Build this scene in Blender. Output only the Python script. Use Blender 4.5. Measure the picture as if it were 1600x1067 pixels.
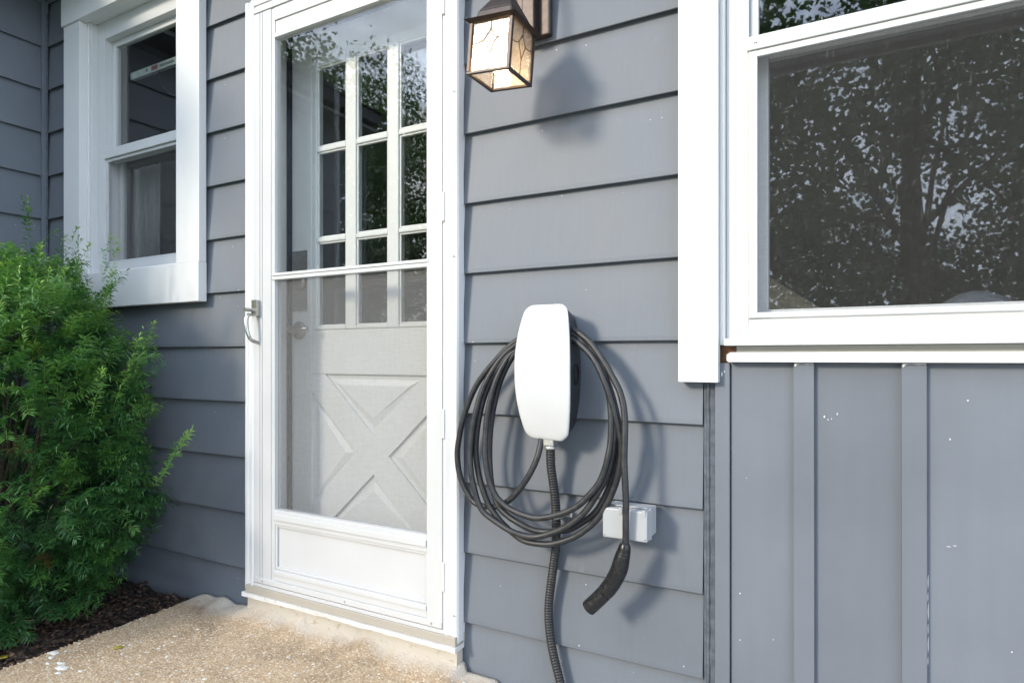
import bpy, bmesh, math, random
import numpy as np
from mathutils import Vector, Matrix, noise

for o in list(bpy.data.objects):
    bpy.data.objects.remove(o)
scene = bpy.context.scene
COL = scene.collection
R = math.radians

# ------------------------------------------------------------------ camera, sky, sun, exposure
cam_data = bpy.data.cameras.new('camera')
cam = bpy.data.objects.new('camera', cam_data)
COL.objects.link(cam)
cam.location = (0.0, -1.518, 0.9)
cam.rotation_euler = (R(90), 0, R(28.664))
cam_data.sensor_fit = 'HORIZONTAL'
cam_data.sensor_width = 36.0
cam_data.lens = 36.0 * 975 / 1600
cam_data.shift_y = 25.5 / 1600
cam_data.clip_start = 0.02
cam_data.clip_end = 2000
scene.camera = cam

SUN_VEC = Vector((-0.52, -1.0, 0.48)).normalized()      # from the wall towards the sun
world = bpy.data.worlds.new('World')
scene.world = world
world.use_nodes = True
wn, wl = world.node_tree.nodes, world.node_tree.links
wn.clear()
w_out = wn.new('ShaderNodeOutputWorld')
w_bg = wn.new('ShaderNodeBackground')
w_sky = wn.new('ShaderNodeTexSky')
w_sky.sky_type = 'NISHITA'
w_sky.sun_disc = False
w_sky.sun_elevation = math.asin(SUN_VEC.z)
w_sky.sun_rotation = math.atan2(SUN_VEC.x, SUN_VEC.y)
w_sky.air_density = 1.0
w_sky.dust_density = 0.6
w_sky.ozone_density = 2.5
w_co = wn.new('ShaderNodeTexCoord')
w_map = wn.new('ShaderNodeMapping')
w_map.inputs['Scale'].default_value = (1.0, 1.0, 2.2)
w_noise = wn.new('ShaderNodeTexNoise')
w_noise.inputs['Scale'].default_value = 3.4
w_noise.inputs['Detail'].default_value = 7
w_noise.inputs['Roughness'].default_value = 0.6
w_ramp = wn.new('ShaderNodeValToRGB')
w_ramp.color_ramp.elements[0].position = 0.38
w_ramp.color_ramp.elements[1].position = 0.57
w_mix = wn.new('ShaderNodeMixRGB')
w_mix.inputs['Color2'].default_value = (14.0, 16.0, 19.2, 1)     # sunlit cumulus
wl.new(w_co.outputs['Generated'], w_map.inputs['Vector'])
wl.new(w_map.outputs['Vector'], w_noise.inputs['Vector'])
wl.new(w_noise.outputs['Fac'], w_ramp.inputs['Fac'])
wl.new(w_ramp.outputs['Color'], w_mix.inputs['Fac'])
wl.new(w_sky.outputs['Color'], w_mix.inputs['Color1'])
wl.new(w_mix.outputs['Color'], w_bg.inputs['Color'])
w_bg.inputs['Strength'].default_value = 0.15
wl.new(w_bg.outputs['Background'], w_out.inputs['Surface'])

sun_data = bpy.data.lights.new('sun', 'SUN')
sun_data.energy = 2.2
sun_data.angle = R(10.0)                                  # sun veiled by thin cloud and twigs
sun_data.color = (1.0, 0.89, 0.72)
sun = bpy.data.objects.new('sun', sun_data)
COL.objects.link(sun)
sun.location = SUN_VEC * 20
sun.rotation_euler = SUN_VEC.to_track_quat('Z', 'Y').to_euler()

scene.render.engine = 'CYCLES'
scene.view_settings.view_transform = 'Standard'
scene.view_settings.look = 'None'
scene.view_settings.gamma = 1.0
scene.view_settings.use_curve_mapping = False
scene.view_settings.exposure = 0.66
scene.cycles.transparent_max_bounces = 14
scene.cycles.max_bounces = 7

# ------------------------------------------------------------------ materials
MATS = {}

def new_mat(name):
    m = bpy.data.materials.new(name)
    m.use_nodes = True
    MATS[name] = m
    nt = m.node_tree
    b = nt.nodes['Principled BSDF']
    return m, nt.nodes, nt.links, b

def coord(n, l, scale=(1, 1, 1), which='World'):
    mp = n.new('ShaderNodeMapping')
    mp.inputs['Scale'].default_value = scale
    if which == 'World':
        l.new(n.new('ShaderNodeNewGeometry').outputs['Position'], mp.inputs['Vector'])
    else:
        l.new(n.new('ShaderNodeTexCoord').outputs[which], mp.inputs['Vector'])
    return mp.outputs['Vector']

def noise_node(n, l, vec, scale, detail=4, rough=0.55):
    t = n.new('ShaderNodeTexNoise')
    t.inputs['Scale'].default_value = scale
    t.inputs['Detail'].default_value = detail
    t.inputs['Roughness'].default_value = rough
    l.new(vec, t.inputs['Vector'])
    return t.outputs['Fac']

def ramp(n, l, fac, stops):
    r = n.new('ShaderNodeValToRGB')
    e = r.color_ramp.elements
    while len(e) < len(stops):
        e.new(0.5)
    for i, (p, c) in enumerate(stops):
        e[i].position = p
        e[i].color = (c[0], c[1], c[2], 1) if not isinstance(c, (int, float)) else (c, c, c, 1)
    l.new(fac, r.inputs['Fac'])
    return r.outputs['Color']

def mix(n, l, fac, a, b, blend='MIX'):
    m = n.new('ShaderNodeMixRGB')
    m.blend_type = blend
    for sock, v in ((m.inputs['Fac'], fac), (m.inputs['Color1'], a), (m.inputs['Color2'], b)):
        if isinstance(v, (int, float)):
            sock.default_value = v if sock.type == 'VALUE' else (v, v, v, 1)
        elif isinstance(v, tuple):
            sock.default_value = (v[0], v[1], v[2], 1)
        else:
            l.new(v, sock)
    return m.outputs['Color']

def bump(n, l, b, height, strength=0.2, dist=0.002):
    bp = n.new('ShaderNodeBump')
    bp.inputs['Strength'].default_value = strength
    bp.inputs['Distance'].default_value = dist
    l.new(height, bp.inputs['Height'])
    l.new(bp.outputs['Normal'], b.inputs['Normal'])

def math_node(n, l, op, a, b=None):
    m = n.new('ShaderNodeMath')
    m.operation = op
    for i, v in enumerate((a, b)):
        if v is None:
            continue
        if isinstance(v, (int, float)):
            m.inputs[i].default_value = v
        else:
            l.new(v, m.inputs[i])
    return m.outputs[0]

def obj_random(n):
    return n.new('ShaderNodeObjectInfo').outputs['Random']

def paint_specks(n, l, scale, keep, size):
    """sparse flecks of stray white paint: a few cells of a voronoi keep a small dot"""
    vec = coord(n, l, (1, 1, 0.75))
    v = n.new('ShaderNodeTexVoronoi')
    v.inputs['Scale'].default_value = scale
    l.new(vec, v.inputs['Vector'])
    sep = n.new('ShaderNodeSeparateColor')
    l.new(v.outputs['Color'], sep.inputs['Color'])
    chosen = math_node(n, l, 'GREATER_THAN', sep.outputs[0], keep)
    rad = math_node(n, l, 'MULTIPLY', sep.outputs[1], size)
    near = math_node(n, l, 'LESS_THAN', v.outputs['Distance'], rad)
    return math_node(n, l, 'MULTIPLY', chosen, near)

def make_siding(name, base, grain_axis):
    m, n, l, b = new_mat(name)
    v1 = coord(n, l, (1, 1, 1))
    big = noise_node(n, l, v1, 2.3, 5)
    col = ramp(n, l, big, [(0.3, tuple(c * 0.86 for c in base)), (0.7, tuple(c * 1.12 for c in base))])
    streak = noise_node(n, l, coord(n, l, grain_axis), 1.0, 4)
    col = mix(n, l, 0.16, col, ramp(n, l, streak, [(0.3, tuple(c * 0.86 for c in base)), (0.7, tuple(c * 1.16 for c in base))]))
    rnd = ramp(n, l, obj_random(n), [(0, 0.94), (1, 1.06)])
    col = mix(n, l, 1.0, col, rnd, 'MULTIPLY')
    scuff = ramp(n, l, noise_node(n, l, coord(n, l, (9, 9, 5)), 1.0, 6, 0.7), [(0.66, 0.0), (0.78, 1.0)])
    col = mix(n, l, math_node(n, l, 'MULTIPLY', scuff, 0.20), col, (0.42, 0.43, 0.44))
    col = mix(n, l, paint_specks(n, l, 26, 0.86, 0.034), col, (0.75, 0.75, 0.74))
    col = mix(n, l, paint_specks(n, l, 70, 0.90, 0.10), col, (0.62, 0.62, 0.62))
    l.new(col, b.inputs['Base Color'])
    rg = ramp(n, l, big, [(0.3, 0.52), (0.7, 0.66)])
    l.new(rg, b.inputs['Roughness'])
    h = mix(n, l, 0.5, noise_node(n, l, coord(n, l, (60, 60, 60)), 1.0, 5), noise_node(n, l, coord(n, l, (5, 5, 5)), 1.0, 2))
    bump(n, l, b, h, 0.35, 0.0016)
    return m

SIDING = (0.136, 0.152, 0.176)
make_siding('siding_paint', SIDING, (110, 110, 6))
make_siding('panel_paint', (0.139, 0.155, 0.181), (40, 40, 2))

def make_white(name, base, rough, dirt, chips=0.0, wood=(0.36, 0.30, 0.22)):
    m, n, l, b = new_mat(name)
    v = coord(n, l)
    big = noise_node(n, l, v, 6, 5)
    col = ramp(n, l, big, [(0.3, tuple(c * 0.955 for c in base)), (0.7, base)])
    grime = ramp(n, l, noise_node(n, l, coord(n, l, (14, 14, 2.5)), 1.0, 6, 0.65), [(0.55, 0.0), (0.8, 1.0)])
    col = mix(n, l, math_node(n, l, 'MULTIPLY', grime, dirt), col, (0.36, 0.34, 0.30))
    if chips > 0:
        c = ramp(n, l, noise_node(n, l, coord(n, l, (30, 30, 55)), 1.0, 7, 0.7), [(1 - chips - 0.02, 0.0), (1 - chips, 1.0)])
        col = mix(n, l, c, col, wood)
    col = mix(n, l, paint_specks(n, l, 30, 0.93, 0.06), col, (0.30, 0.28, 0.25))
    l.new(col, b.inputs['Base Color'])
    b.inputs['Roughness'].default_value = rough
    h = mix(n, l, 0.5, noise_node(n, l, coord(n, l, (160, 160, 8)), 1.0, 3), noise_node(n, l, coord(n, l, (12, 12, 12)), 1.0, 4))
    bump(n, l, b, h, 0.35, 0.0014)
    return m

make_white('white_wood', (0.70, 0.70, 0.69), 0.42, 0.12)
make_white('white_vinyl', (0.60, 0.605, 0.60), 0.32, 0.05)
make_white('white_metal', (0.56, 0.565, 0.565), 0.30, 0.08)
make_white('worn_white', (0.66, 0.65, 0.62), 0.5, 0.35, 0.36, (0.40, 0.34, 0.26))
make_white('sill_dirty', (0.50, 0.46, 0.39), 0.8, 0.7, 0.40, (0.38, 0.33, 0.25))
make_white('door_white', (0.74, 0.75, 0.74), 0.4, 0.05)
make_white('box_grey', (0.38, 0.39, 0.40), 0.45, 0.30)
make_white('tan_metal', (0.40, 0.365, 0.31), 0.5, 0.5)
make_white('beige_gap', (0.42, 0.41, 0.36), 0.6, 0.15)

def simple(name, col, rough=0.5, metal=0.0, var=0.15, scale=40, bumps=0.1, spec=None):
    m, n, l, b = new_mat(name)
    f = noise_node(n, l, coord(n, l), scale, 5)
    l.new(ramp(n, l, f, [(0.3, tuple(max(0, c * (1 - var)) for c in col)), (0.7, tuple(c * (1 + var) for c in col))]), b.inputs['Base Color'])
    b.inputs['Roughness'].default_value = rough
    b.inputs['Metallic'].default_value = metal
    if spec is not None:
        b.inputs['Specular IOR Level'].default_value = spec
    if bumps:
        bump(n, l, b, noise_node(n, l, coord(n, l), scale * 3, 4), bumps, 0.001)
    return m

simple('dark_rubber', (0.012, 0.014, 0.018), 0.6)
simple('weatherstrip', (0.014, 0.018, 0.028), 0.55)
simple('caulk', (0.088, 0.102, 0.125), 0.7, 0, 0.3, 55, 0.8)
simple('bronze', (0.050, 0.037, 0.032), 0.42, 0.5, 0.2, 60, 0.1)
simple('lead_came', (0.10, 0.085, 0.07), 0.35, 0.8)
simple('steel', (0.42, 0.41, 0.39), 0.28, 0.9, 0.15, 90, 0.12)
simple('zinc', (0.46, 0.46, 0.44), 0.4, 0.7, 0.2, 120, 0.3)
simple('satin_nickel', (0.33, 0.32, 0.30), 0.38, 0.85, 0.1, 60, 0.05)
simple('charger_black', (0.022, 0.023, 0.026), 0.42, 0, 0.15, 80, 0.15)
simple('raw_wood', (0.14, 0.062, 0.028), 0.8, 0, 0.5, 60, 0.6)
simple('branch', (0.05, 0.034, 0.022), 0.85, 0, 0.4, 60, 0.6)
simple('bark', (0.075, 0.058, 0.045), 0.9, 0, 0.4, 14, 0.8)
simple('room_wall', (0.16, 0.15, 0.14), 0.8, 0, 0.05, 4, 0)
simple('room_floor', (0.10, 0.06, 0.035), 0.5, 0, 0.3, 8, 0)
simple('soffit', (0.10, 0.105, 0.11), 0.6, 0, 0.1, 10, 0.1)
simple('shingle', (0.05, 0.048, 0.047), 0.9, 0, 0.4, 60, 0.5)
simple('sheathing', (0.03, 0.03, 0.032), 0.9)
simple('curtain', (0.36, 0.35, 0.33), 0.9, 0, 0.1, 30, 0.1)
simple('cushion_tan', (0.42, 0.33, 0.21), 0.9, 0, 0.12, 120, 0.4)
simple('reflected_blue', (0.16, 0.18, 0.23), 0.85, 0, 0.15, 25, 0.3)
simple('shelf_wood', (0.09, 0.055, 0.035), 0.6, 0, 0.3, 12, 0.1)
simple('blind_rail', (0.52, 0.55, 0.52), 0.4)
simple('print_red', (0.30, 0.06, 0.04), 0.5)
simple('print_grey', (0.20, 0.22, 0.21), 0.5)
for i, c in enumerate([(0.20, 0.05, 0.04), (0.05, 0.09, 0.16), (0.28, 0.22, 0.10), (0.06, 0.13, 0.07), (0.32, 0.31, 0.28), (0.14, 0.10, 0.20)]):
    simple('book_%d' % i, c, 0.6, 0, 0.1, 30, 0)

# glossy white glass face of the charger
m, n, l, b = new_mat('charger_white')
l.new(ramp(n, l, noise_node(n, l, coord(n, l), 9, 5), [(0.3, (0.56, 0.565, 0.57)), (0.7, (0.60, 0.60, 0.60))]), b.inputs['Base Color'])
b.inputs['Roughness'].default_value = 0.22

# rubber cable, dusty on the worn spots
m, n, l, b = new_mat('cable_rubber')
d = noise_node(n, l, coord(n, l), 55, 6, 0.7)
l.new(ramp(n, l, d, [(0.42, (0.016, 0.017, 0.019)), (0.68, (0.036, 0.036, 0.038)), (0.82, (0.22, 0.21, 0.20))]), b.inputs['Base Color'])
l.new(ramp(n, l, d, [(0.3, 0.36), (0.7, 0.6)]), b.inputs['Roughness'])
bump(n, l, b, noise_node(n, l, coord(n, l), 190, 4), 0.25, 0.0008)

m, n, l, b = new_mat('conduit_black')
d = noise_node(n, l, coord(n, l), 70, 6, 0.7)
l.new(ramp(n, l, d, [(0.4, (0.016, 0.017, 0.018)), (0.66, (0.03, 0.03, 0.03)), (0.78, (0.22, 0.21, 0.2))]), b.inputs['Base Color'])
b.inputs['Roughness'].default_value = 0.5

m, n, l, b = new_mat('plug_black')
d = noise_node(n, l, coord(n, l), 120, 6, 0.75)
l.new(ramp(n, l, d, [(0.56, (0.010, 0.010, 0.011)), (0.70, (0.032, 0.032, 0.033)), (0.82, (0.2, 0.19, 0.18))]), b.inputs['Base Color'])
l.new(ramp(n, l, d, [(0.45, 0.27), (0.75, 0.55)]), b.inputs['Roughness'])

def schlick(n, l, f0):
    """reflectance by viewing angle, the same from both sides of a pane"""
    g = n.new('ShaderNodeNewGeometry')
    dt = n.new('ShaderNodeVectorMath')
    dt.operation = 'DOT_PRODUCT'
    l.new(g.outputs['Incoming'], dt.inputs[0])
    l.new(g.outputs['Normal'], dt.inputs[1])
    c = math_node(n, l, 'ABSOLUTE', dt.outputs['Value'])
    k = math_node(n, l, 'POWER', math_node(n, l, 'SUBTRACT', 1.0, c), 5.0)
    return math_node(n, l, 'ADD', math_node(n, l, 'MULTIPLY', k, 1 - f0), f0)

def make_glass(name, f0, tint, wav=0.0):
    m, n, l, b = new_mat(name)
    n.remove(b)
    tr = n.new('ShaderNodeBsdfTransparent')
    tr.inputs['Color'].default_value = (*tint, 1)
    gl = n.new('ShaderNodeBsdfGlossy')
    gl.inputs['Roughness'].default_value = 0.014
    if wav:
        bp = n.new('ShaderNodeBump')
        bp.inputs['Strength'].default_value = wav
        bp.inputs['Distance'].default_value = 0.004
        l.new(noise_node(n, l, coord(n, l), 5, 2), bp.inputs['Height'])
        l.new(bp.outputs['Normal'], gl.inputs['Normal'])
    mx = n.new('ShaderNodeMixShader')
    l.new(schlick(n, l, f0), mx.inputs[0])
    l.new(tr.outputs[0], mx.inputs[1])
    l.new(gl.outputs[0], mx.inputs[2])
    l.new(mx.outputs[0], n['Material Output'].inputs['Surface'])
    return m

make_glass('window_glass', 0.105, (0.93, 0.945, 0.94), 0.06)
make_glass('door_glass', 0.07, (0.96, 0.965, 0.96), 0.05)

def make_screen(name, cover, tint, amp=0.10):
    """woven insect screen: open cells let light through, threads of uneven brightness catch it"""
    m, n, l, b = new_mat(name)
    v1 = noise_node(n, l, coord(n, l, (420, 420, 28)), 1.0, 1, 0.6)
    v2 = noise_node(n, l, coord(n, l, (28, 28, 420)), 1.0, 1, 0.6)
    th = math_node(n, l, 'ADD', ramp(n, l, v1, [(0.25, 0.0), (0.75, amp)]), ramp(n, l, v2, [(0.25, 0.0), (0.75, amp)]))
    alpha = math_node(n, l, 'ADD', th, cover - amp)
    dust = noise_node(n, l, coord(n, l, (1, 1, 1)), 7, 5)
    br1 = ramp(n, l, v1, [(0.70, 0.0), (0.80, 1.0)])
    br2 = ramp(n, l, v2, [(0.70, 0.0), (0.80, 1.0)])
    patch = ramp(n, l, dust, [(0.42, 0.05), (0.68, 1.0)])
    lit = math_node(n, l, 'MULTIPLY', math_node(n, l, 'MAXIMUM', br1, br2), patch)
    col = mix(n, l, lit, tint, (0.46, 0.45, 0.42))
    l.new(col, b.inputs['Base Color'])
    b.inputs['Roughness'].default_value = 0.8
    l.new(alpha, b.inputs['Alpha'])
    return m

make_screen('insect_screen', 0.23, (0.08, 0.078, 0.074))
make_screen('door_screen', 0.40, (0.20, 0.20, 0.198), 0.06)

# seeded lantern glass
m, n, l, b = new_mat('lantern_glass')
n.remove(b)
tr = n.new('ShaderNodeBsdfTransparent'); tr.inputs['Color'].default_value = (0.96, 0.93, 0.88, 1)
tl = n.new('ShaderNodeBsdfTranslucent'); tl.inputs['Color'].default_value = (0.86, 0.80, 0.72, 1)
df = n.new('ShaderNodeBsdfDiffuse'); df.inputs['Color'].default_value = (0.5, 0.49, 0.47, 1)
gl = n.new('ShaderNodeBsdfGlossy'); gl.inputs['Roughness'].default_value = 0.06
bp = n.new('ShaderNodeBump'); bp.inputs['Strength'].default_value = 0.35; bp.inputs['Distance'].default_value = 0.002
seed = noise_node(n, l, coord(n, l), 130, 4)
l.new(seed, bp.inputs['Height']); l.new(bp.outputs[0], gl.inputs['Normal'])
m1 = n.new('ShaderNodeMixShader'); m1.inputs[0].default_value = 0.5
l.new(tl.outputs[0], m1.inputs[1]); l.new(df.outputs[0], m1.inputs[2])
m2 = n.new('ShaderNodeMixShader')
l.new(ramp(n, l, seed, [(0.35, 0.14), (0.65, 0.36)]), m2.inputs[0])
l.new(tr.outputs[0], m2.inputs[1]); l.new(m1.outputs[0], m2.inputs[2])
m3 = n.new('ShaderNodeMixShader')
l.new(schlick(n, l, 0.05), m3.inputs[0]); l.new(m2.outputs[0], m3.inputs[1]); l.new(gl.outputs[0], m3.inputs[2])
l.new(m3.outputs[0], n['Material Output'].inputs['Surface'])

m, n, l, b = new_mat('bulb_glow')
b.inputs['Base Color'].default_value = (0.9, 0.8, 0.6, 1)
b.inputs['Emission Color'].default_value = (1.0, 0.66, 0.33, 1)
b.inputs['Emission Strength'].default_value = 13.0

# exposed aggregate concrete
m, n, l, b = new_mat('aggregate')
vec = coord(n, l)
v = n.new('ShaderNodeTexVoronoi'); v.inputs['Scale'].default_value = 170
l.new(vec, v.inputs['Vector'])
sep = n.new('ShaderNodeSeparateColor'); l.new(v.outputs['Color'], sep.inputs['Color'])
stone = ramp(n, l, sep.outputs[0], [(0.0, (0.26, 0.17, 0.10)), (0.3, (0.46, 0.315, 0.185)), (0.6, (0.58, 0.43, 0.27)), (0.85, (0.65, 0.53, 0.385)), (1.0, (0.66, 0.62, 0.54))])
grout = (0.44, 0.325, 0.21)
edge = ramp(n, l, v.outputs['Distance'], [(0.35, 0.0), (0.62, 1.0)])
col = mix(n, l, edge, stone, grout)
patch = ramp(n, l, noise_node(n, l, coord(n, l, (4, 4, 4)), 1.0, 8, 0.65), [(0.34, 0.60), (0.5, 0.92), (0.7, 1.04)])
col = mix(n, l, 1.0, col, patch, 'MULTIPLY')
# pale cement skim and paint drips in the strip along the house
sx = n.new('ShaderNodeSeparateXYZ'); l.new(vec, sx.inputs[0])
wob = math_node(n, l, 'ADD', math_node(n, l, 'MULTIPLY', noise_node(n, l, coord(n, l, (6, 6, 6)), 1.0, 6, 0.65), 0.16), 0.015)
band = math_node(n, l, 'ADD', sx.outputs['Y'], wob)
skim = ramp(n, l, band, [(-0.0, 0.0), (0.06, 0.85)])
col = mix(n, l, skim, col, (0.56, 0.50, 0.42))
l.new(col, b.inputs['Base Color'])
b.inputs['Roughness'].default_value = 0.85
bump(n, l, b, math_node(n, l, 'SUBTRACT', 1.0, v.outputs['Distance']), 0.55, 0.003)

m, n, l, b = new_mat('pebble')
l.new(ramp(n, l, noise_node(n, l, coord(n, l), 60, 1), [(0.30, (0.28, 0.18, 0.11)), (0.45, (0.45, 0.32, 0.20)), (0.58, (0.56, 0.44, 0.30)), (0.72, (0.64, 0.58, 0.49))]), b.inputs['Base Color'])
b.inputs['Roughness'].default_value = 0.7
m, n, l, b = new_mat('pale_pebble')
l.new(ramp(n, l, noise_node(n, l, coord(n, l), 50, 2), [(0.3, (0.52, 0.47, 0.40)), (0.7, (0.72, 0.69, 0.63))]), b.inputs['Base Color'])
b.inputs['Roughness'].default_value = 0.7
simple('paint_spill', (0.70, 0.69, 0.66), 0.7, 0, 0.1, 60, 0.4)

m, n, l, b = new_mat('soil')
l.new(ramp(n, l, noise_node(n, l, coord(n, l), 60, 7, 0.7), [(0.3, (0.010, 0.008, 0.006)), (0.6, (0.030, 0.021, 0.015)), (0.8, (0.06, 0.04, 0.027))]), b.inputs['Base Color'])
b.inputs['Roughness'].default_value = 0.95
bump(n, l, b, noise_node(n, l, coord(n, l), 120, 6, 0.7), 0.9, 0.01)
m, n, l, b = new_mat('bark_chip')
l.new(ramp(n, l, noise_node(n, l, coord(n, l), 75, 3), [(0.34, (0.012, 0.009, 0.008)), (0.50, (0.030, 0.020, 0.015)), (0.60, (0.10, 0.052, 0.030)), (0.72, (0.24, 0.16, 0.11))]), b.inputs['Base Color'])
b.inputs['Roughness'].default_value = 0.85

m, n, l, b = new_mat('lawn')
l.new(ramp(n, l, noise_node(n, l, coord(n, l), 3, 8, 0.7), [(0.3, (0.035, 0.075, 0.018)), (0.7, (0.075, 0.125, 0.035))]), b.inputs['Base Color'])
b.inputs['Roughness'].default_value = 0.9
m, n, l, b = new_mat('driveway')
l.new(ramp(n, l, noise_node(n, l, coord(n, l), 5, 8, 0.7), [(0.3, (0.30, 0.29, 0.27)), (0.7, (0.40, 0.38, 0.35))]), b.inputs['Base Color'])
b.inputs['Roughness'].default_value = 0.9

def make_leaf(name, stops, trans, rough=0.45):
    m, n, l, b = new_mat(name)
    a = n.new('ShaderNodeAttribute'); a.attribute_name = 'tone'
    col = ramp(n, l, a.outputs['Fac'], stops)
    l.new(col, b.inputs['Base Color'])
    b.inputs['Roughness'].default_value = rough
    t = n.new('ShaderNodeBsdfTranslucent')
    l.new(mix(n, l, 1.0, col, (1.0, 1.25, 0.6), 'MULTIPLY'), t.inputs['Color'])
    mx = n.new('ShaderNodeMixShader'); mx.inputs[0].default_value = trans
    l.new(b.outputs[0], mx.inputs[1]); l.new(t.outputs[0], mx.inputs[2])
    l.new(mx.outputs[0], n['Material Output'].inputs['Surface'])
    return m

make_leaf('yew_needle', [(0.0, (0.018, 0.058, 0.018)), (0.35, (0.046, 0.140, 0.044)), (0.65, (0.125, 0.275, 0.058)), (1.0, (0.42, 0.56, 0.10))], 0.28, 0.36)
make_leaf('dead_needle', [(0.0, (0.13, 0.045, 0.018)), (1.0, (0.22, 0.09, 0.035))], 0.1)
make_leaf('tree_leaf', [(0.0, (0.030, 0.060, 0.016)), (1.0, (0.085, 0.14, 0.035))], 0.3)
make_leaf('weed_leaf', [(0.0, (0.07, 0.17, 0.025)), (1.0, (0.16, 0.30, 0.05))], 0.3)
make_leaf('yellow_leaf', [(0.0, (0.42, 0.36, 0.03)), (1.0, (0.55, 0.48, 0.05))], 0.25)
make_leaf('grass_blade', [(0.0, (0.22, 0.30, 0.14)), (1.0, (0.40, 0.46, 0.28))], 0.3)

# ------------------------------------------------------------------ object helpers
def tag(o, label=None, cat=None, group=None, kind=None):
    for k, v in (('label', label), ('category', cat), ('group', group), ('kind', kind)):
        if v:
            o[k] = v
    return o

def world_loc(o):
    v = Vector(o.location)
    while o.parent is not None:
        o = o.parent
        v += Vector(o.location)
    return v

def empty(name, loc=(0, 0, 0), parent=None):
    o = bpy.data.objects.new(name, None)
    o.empty_display_size = 0.05
    COL.objects.link(o)
    o.parent = parent
    o.location = Vector(loc) - (world_loc(parent) if parent is not None else Vector())
    return o

def put(name, bm, mat, parent=None, smooth=False, bevel=0.0, seg=2):
    """bmesh in world coordinates -> one mesh object, parented without moving"""
    if bevel > 0:
        bmesh.ops.bevel(bm, geom=[e for e in bm.edges if len(e.link_faces) == 2 and e.calc_face_angle(0) > 0.5], offset=bevel, segments=seg, profile=0.6, affect='EDGES', clamp_overlap=True)
    bmesh.ops.recalc_face_normals(bm, faces=bm.faces)
    me = bpy.data.meshes.new(name)
    bm.to_mesh(me)
    bm.free()
    me.materials.append(MATS[mat])
    if smooth:
        me.polygons.foreach_set('use_smooth', [True] * len(me.polygons))
    o = bpy.data.objects.new(name, me)
    COL.objects.link(o)
    if parent is not None:
        o.parent = parent
        o.location = -world_loc(parent)
    return o

def bx(bm, x0, x1, y0, y1, z0, z1):
    r = bmesh.ops.create_cube(bm, size=1.0, matrix=Matrix.Translation(((x0 + x1) / 2, (y0 + y1) / 2, (z0 + z1) / 2)) @ Matrix.Diagonal((abs(x1 - x0), abs(y1 - y0), abs(z1 - z0), 1)))
    return r['verts']

def box(name, x0, x1, y0, y1, z0, z1, mat, parent=None, bevel=0.0015, seg=2):
    bm = bmesh.new()
    bx(bm, x0, x1, y0, y1, z0, z1)
    return put(name, bm, mat, parent, bevel=bevel, seg=seg)

def prism(bm, pts, y0, y1):
    """polygon in (x, z) extruded between y0 (front) and y1"""
    a = [bm.verts.new((x, y0, z)) for x, z in pts]
    b = [bm.verts.new((x, y1, z)) for x, z in pts]
    bm.faces.new(a)
    bm.faces.new(b[::-1])
    k = len(pts)
    for i in range(k):
        bm.faces.new((a[i], b[i], b[(i + 1) % k], a[(i + 1) % k]))

def catmull(pts, sub=6):
    P = [Vector(p) for p in pts]
    out = []
    for i in range(len(P) - 1):
        p0, p1, p2, p3 = P[max(i - 1, 0)], P[i], P[i + 1], P[min(i + 2, len(P) - 1)]
        for k in range(sub):
            t = k / sub
            out.append(0.5 * ((2 * p1) + (p2 - p0) * t + (2 * p0 - 5 * p1 + 4 * p2 - p3) * t * t + (3 * p1 - p0 - 3 * p2 + p3) * t ** 3))
    out.append(P[-1])
    return out

def tube(bm, pts, radius, sides=10, cap=True):
    """pts: list of Vector; radius: number or list"""
    n_ = len(pts)
    rad = radius if isinstance(radius, (list, tuple)) else [radius] * n_
    up = None
    rings = []
    for i, p in enumerate(pts):
        d = (pts[min(i + 1, n_ - 1)] - pts[max(i - 1, 0)]).normalized()
        if up is None:
            up = d.orthogonal().normalized()
        else:
            up = (up - d * up.dot(d))
            up = up.normalized() if up.length > 1e-6 else d.orthogonal().normalized()
        w = d.cross(up)
        rings.append([bm.verts.new(p + (up * math.cos(2 * math.pi * k / sides) + w * math.sin(2 * math.pi * k / sides)) * rad[i]) for k in range(sides)])
    for a, b in zip(rings, rings[1:]):
        for k in range(sides):
            bm.faces.new((a[k], a[(k + 1) % sides], b[(k + 1) % sides], b[k]))
    if cap:
        bm.faces.new(rings[0][::-1])
        bm.faces.new(rings[-1])

def tube_obj(name, pts, radius, mat, parent=None, sides=10, smooth=True):
    bm = bmesh.new()
    tube(bm, [Vector(p) for p in pts], radius, sides)
    return put(name, bm, mat, parent, smooth=smooth)

def lathe(name, prof, centre, axis, mat, parent=None, sides=20):
    """prof: list of (radius, height) along axis"""
    q = Vector((0, 0, 1)).rotation_difference(Vector(axis))
    bm = bmesh.new()
    rings = []
    for r, h in prof:
        rings.append([bm.verts.new(Vector(centre) + q @ Vector((max(r, 1e-5) * math.cos(2 * math.pi * k / sides), max(r, 1e-5) * math.sin(2 * math.pi * k / sides), h))) for k in range(sides)])
    for a, b in zip(rings, rings[1:]):
        for k in range(sides):
            bm.faces.new((a[k], a[(k + 1) % sides], b[(k + 1) % sides], b[k]))
    bm.faces.new(rings[0][::-1])
    bm.faces.new(rings[-1])
    return put(name, bm, mat, parent, smooth=True)

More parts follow.
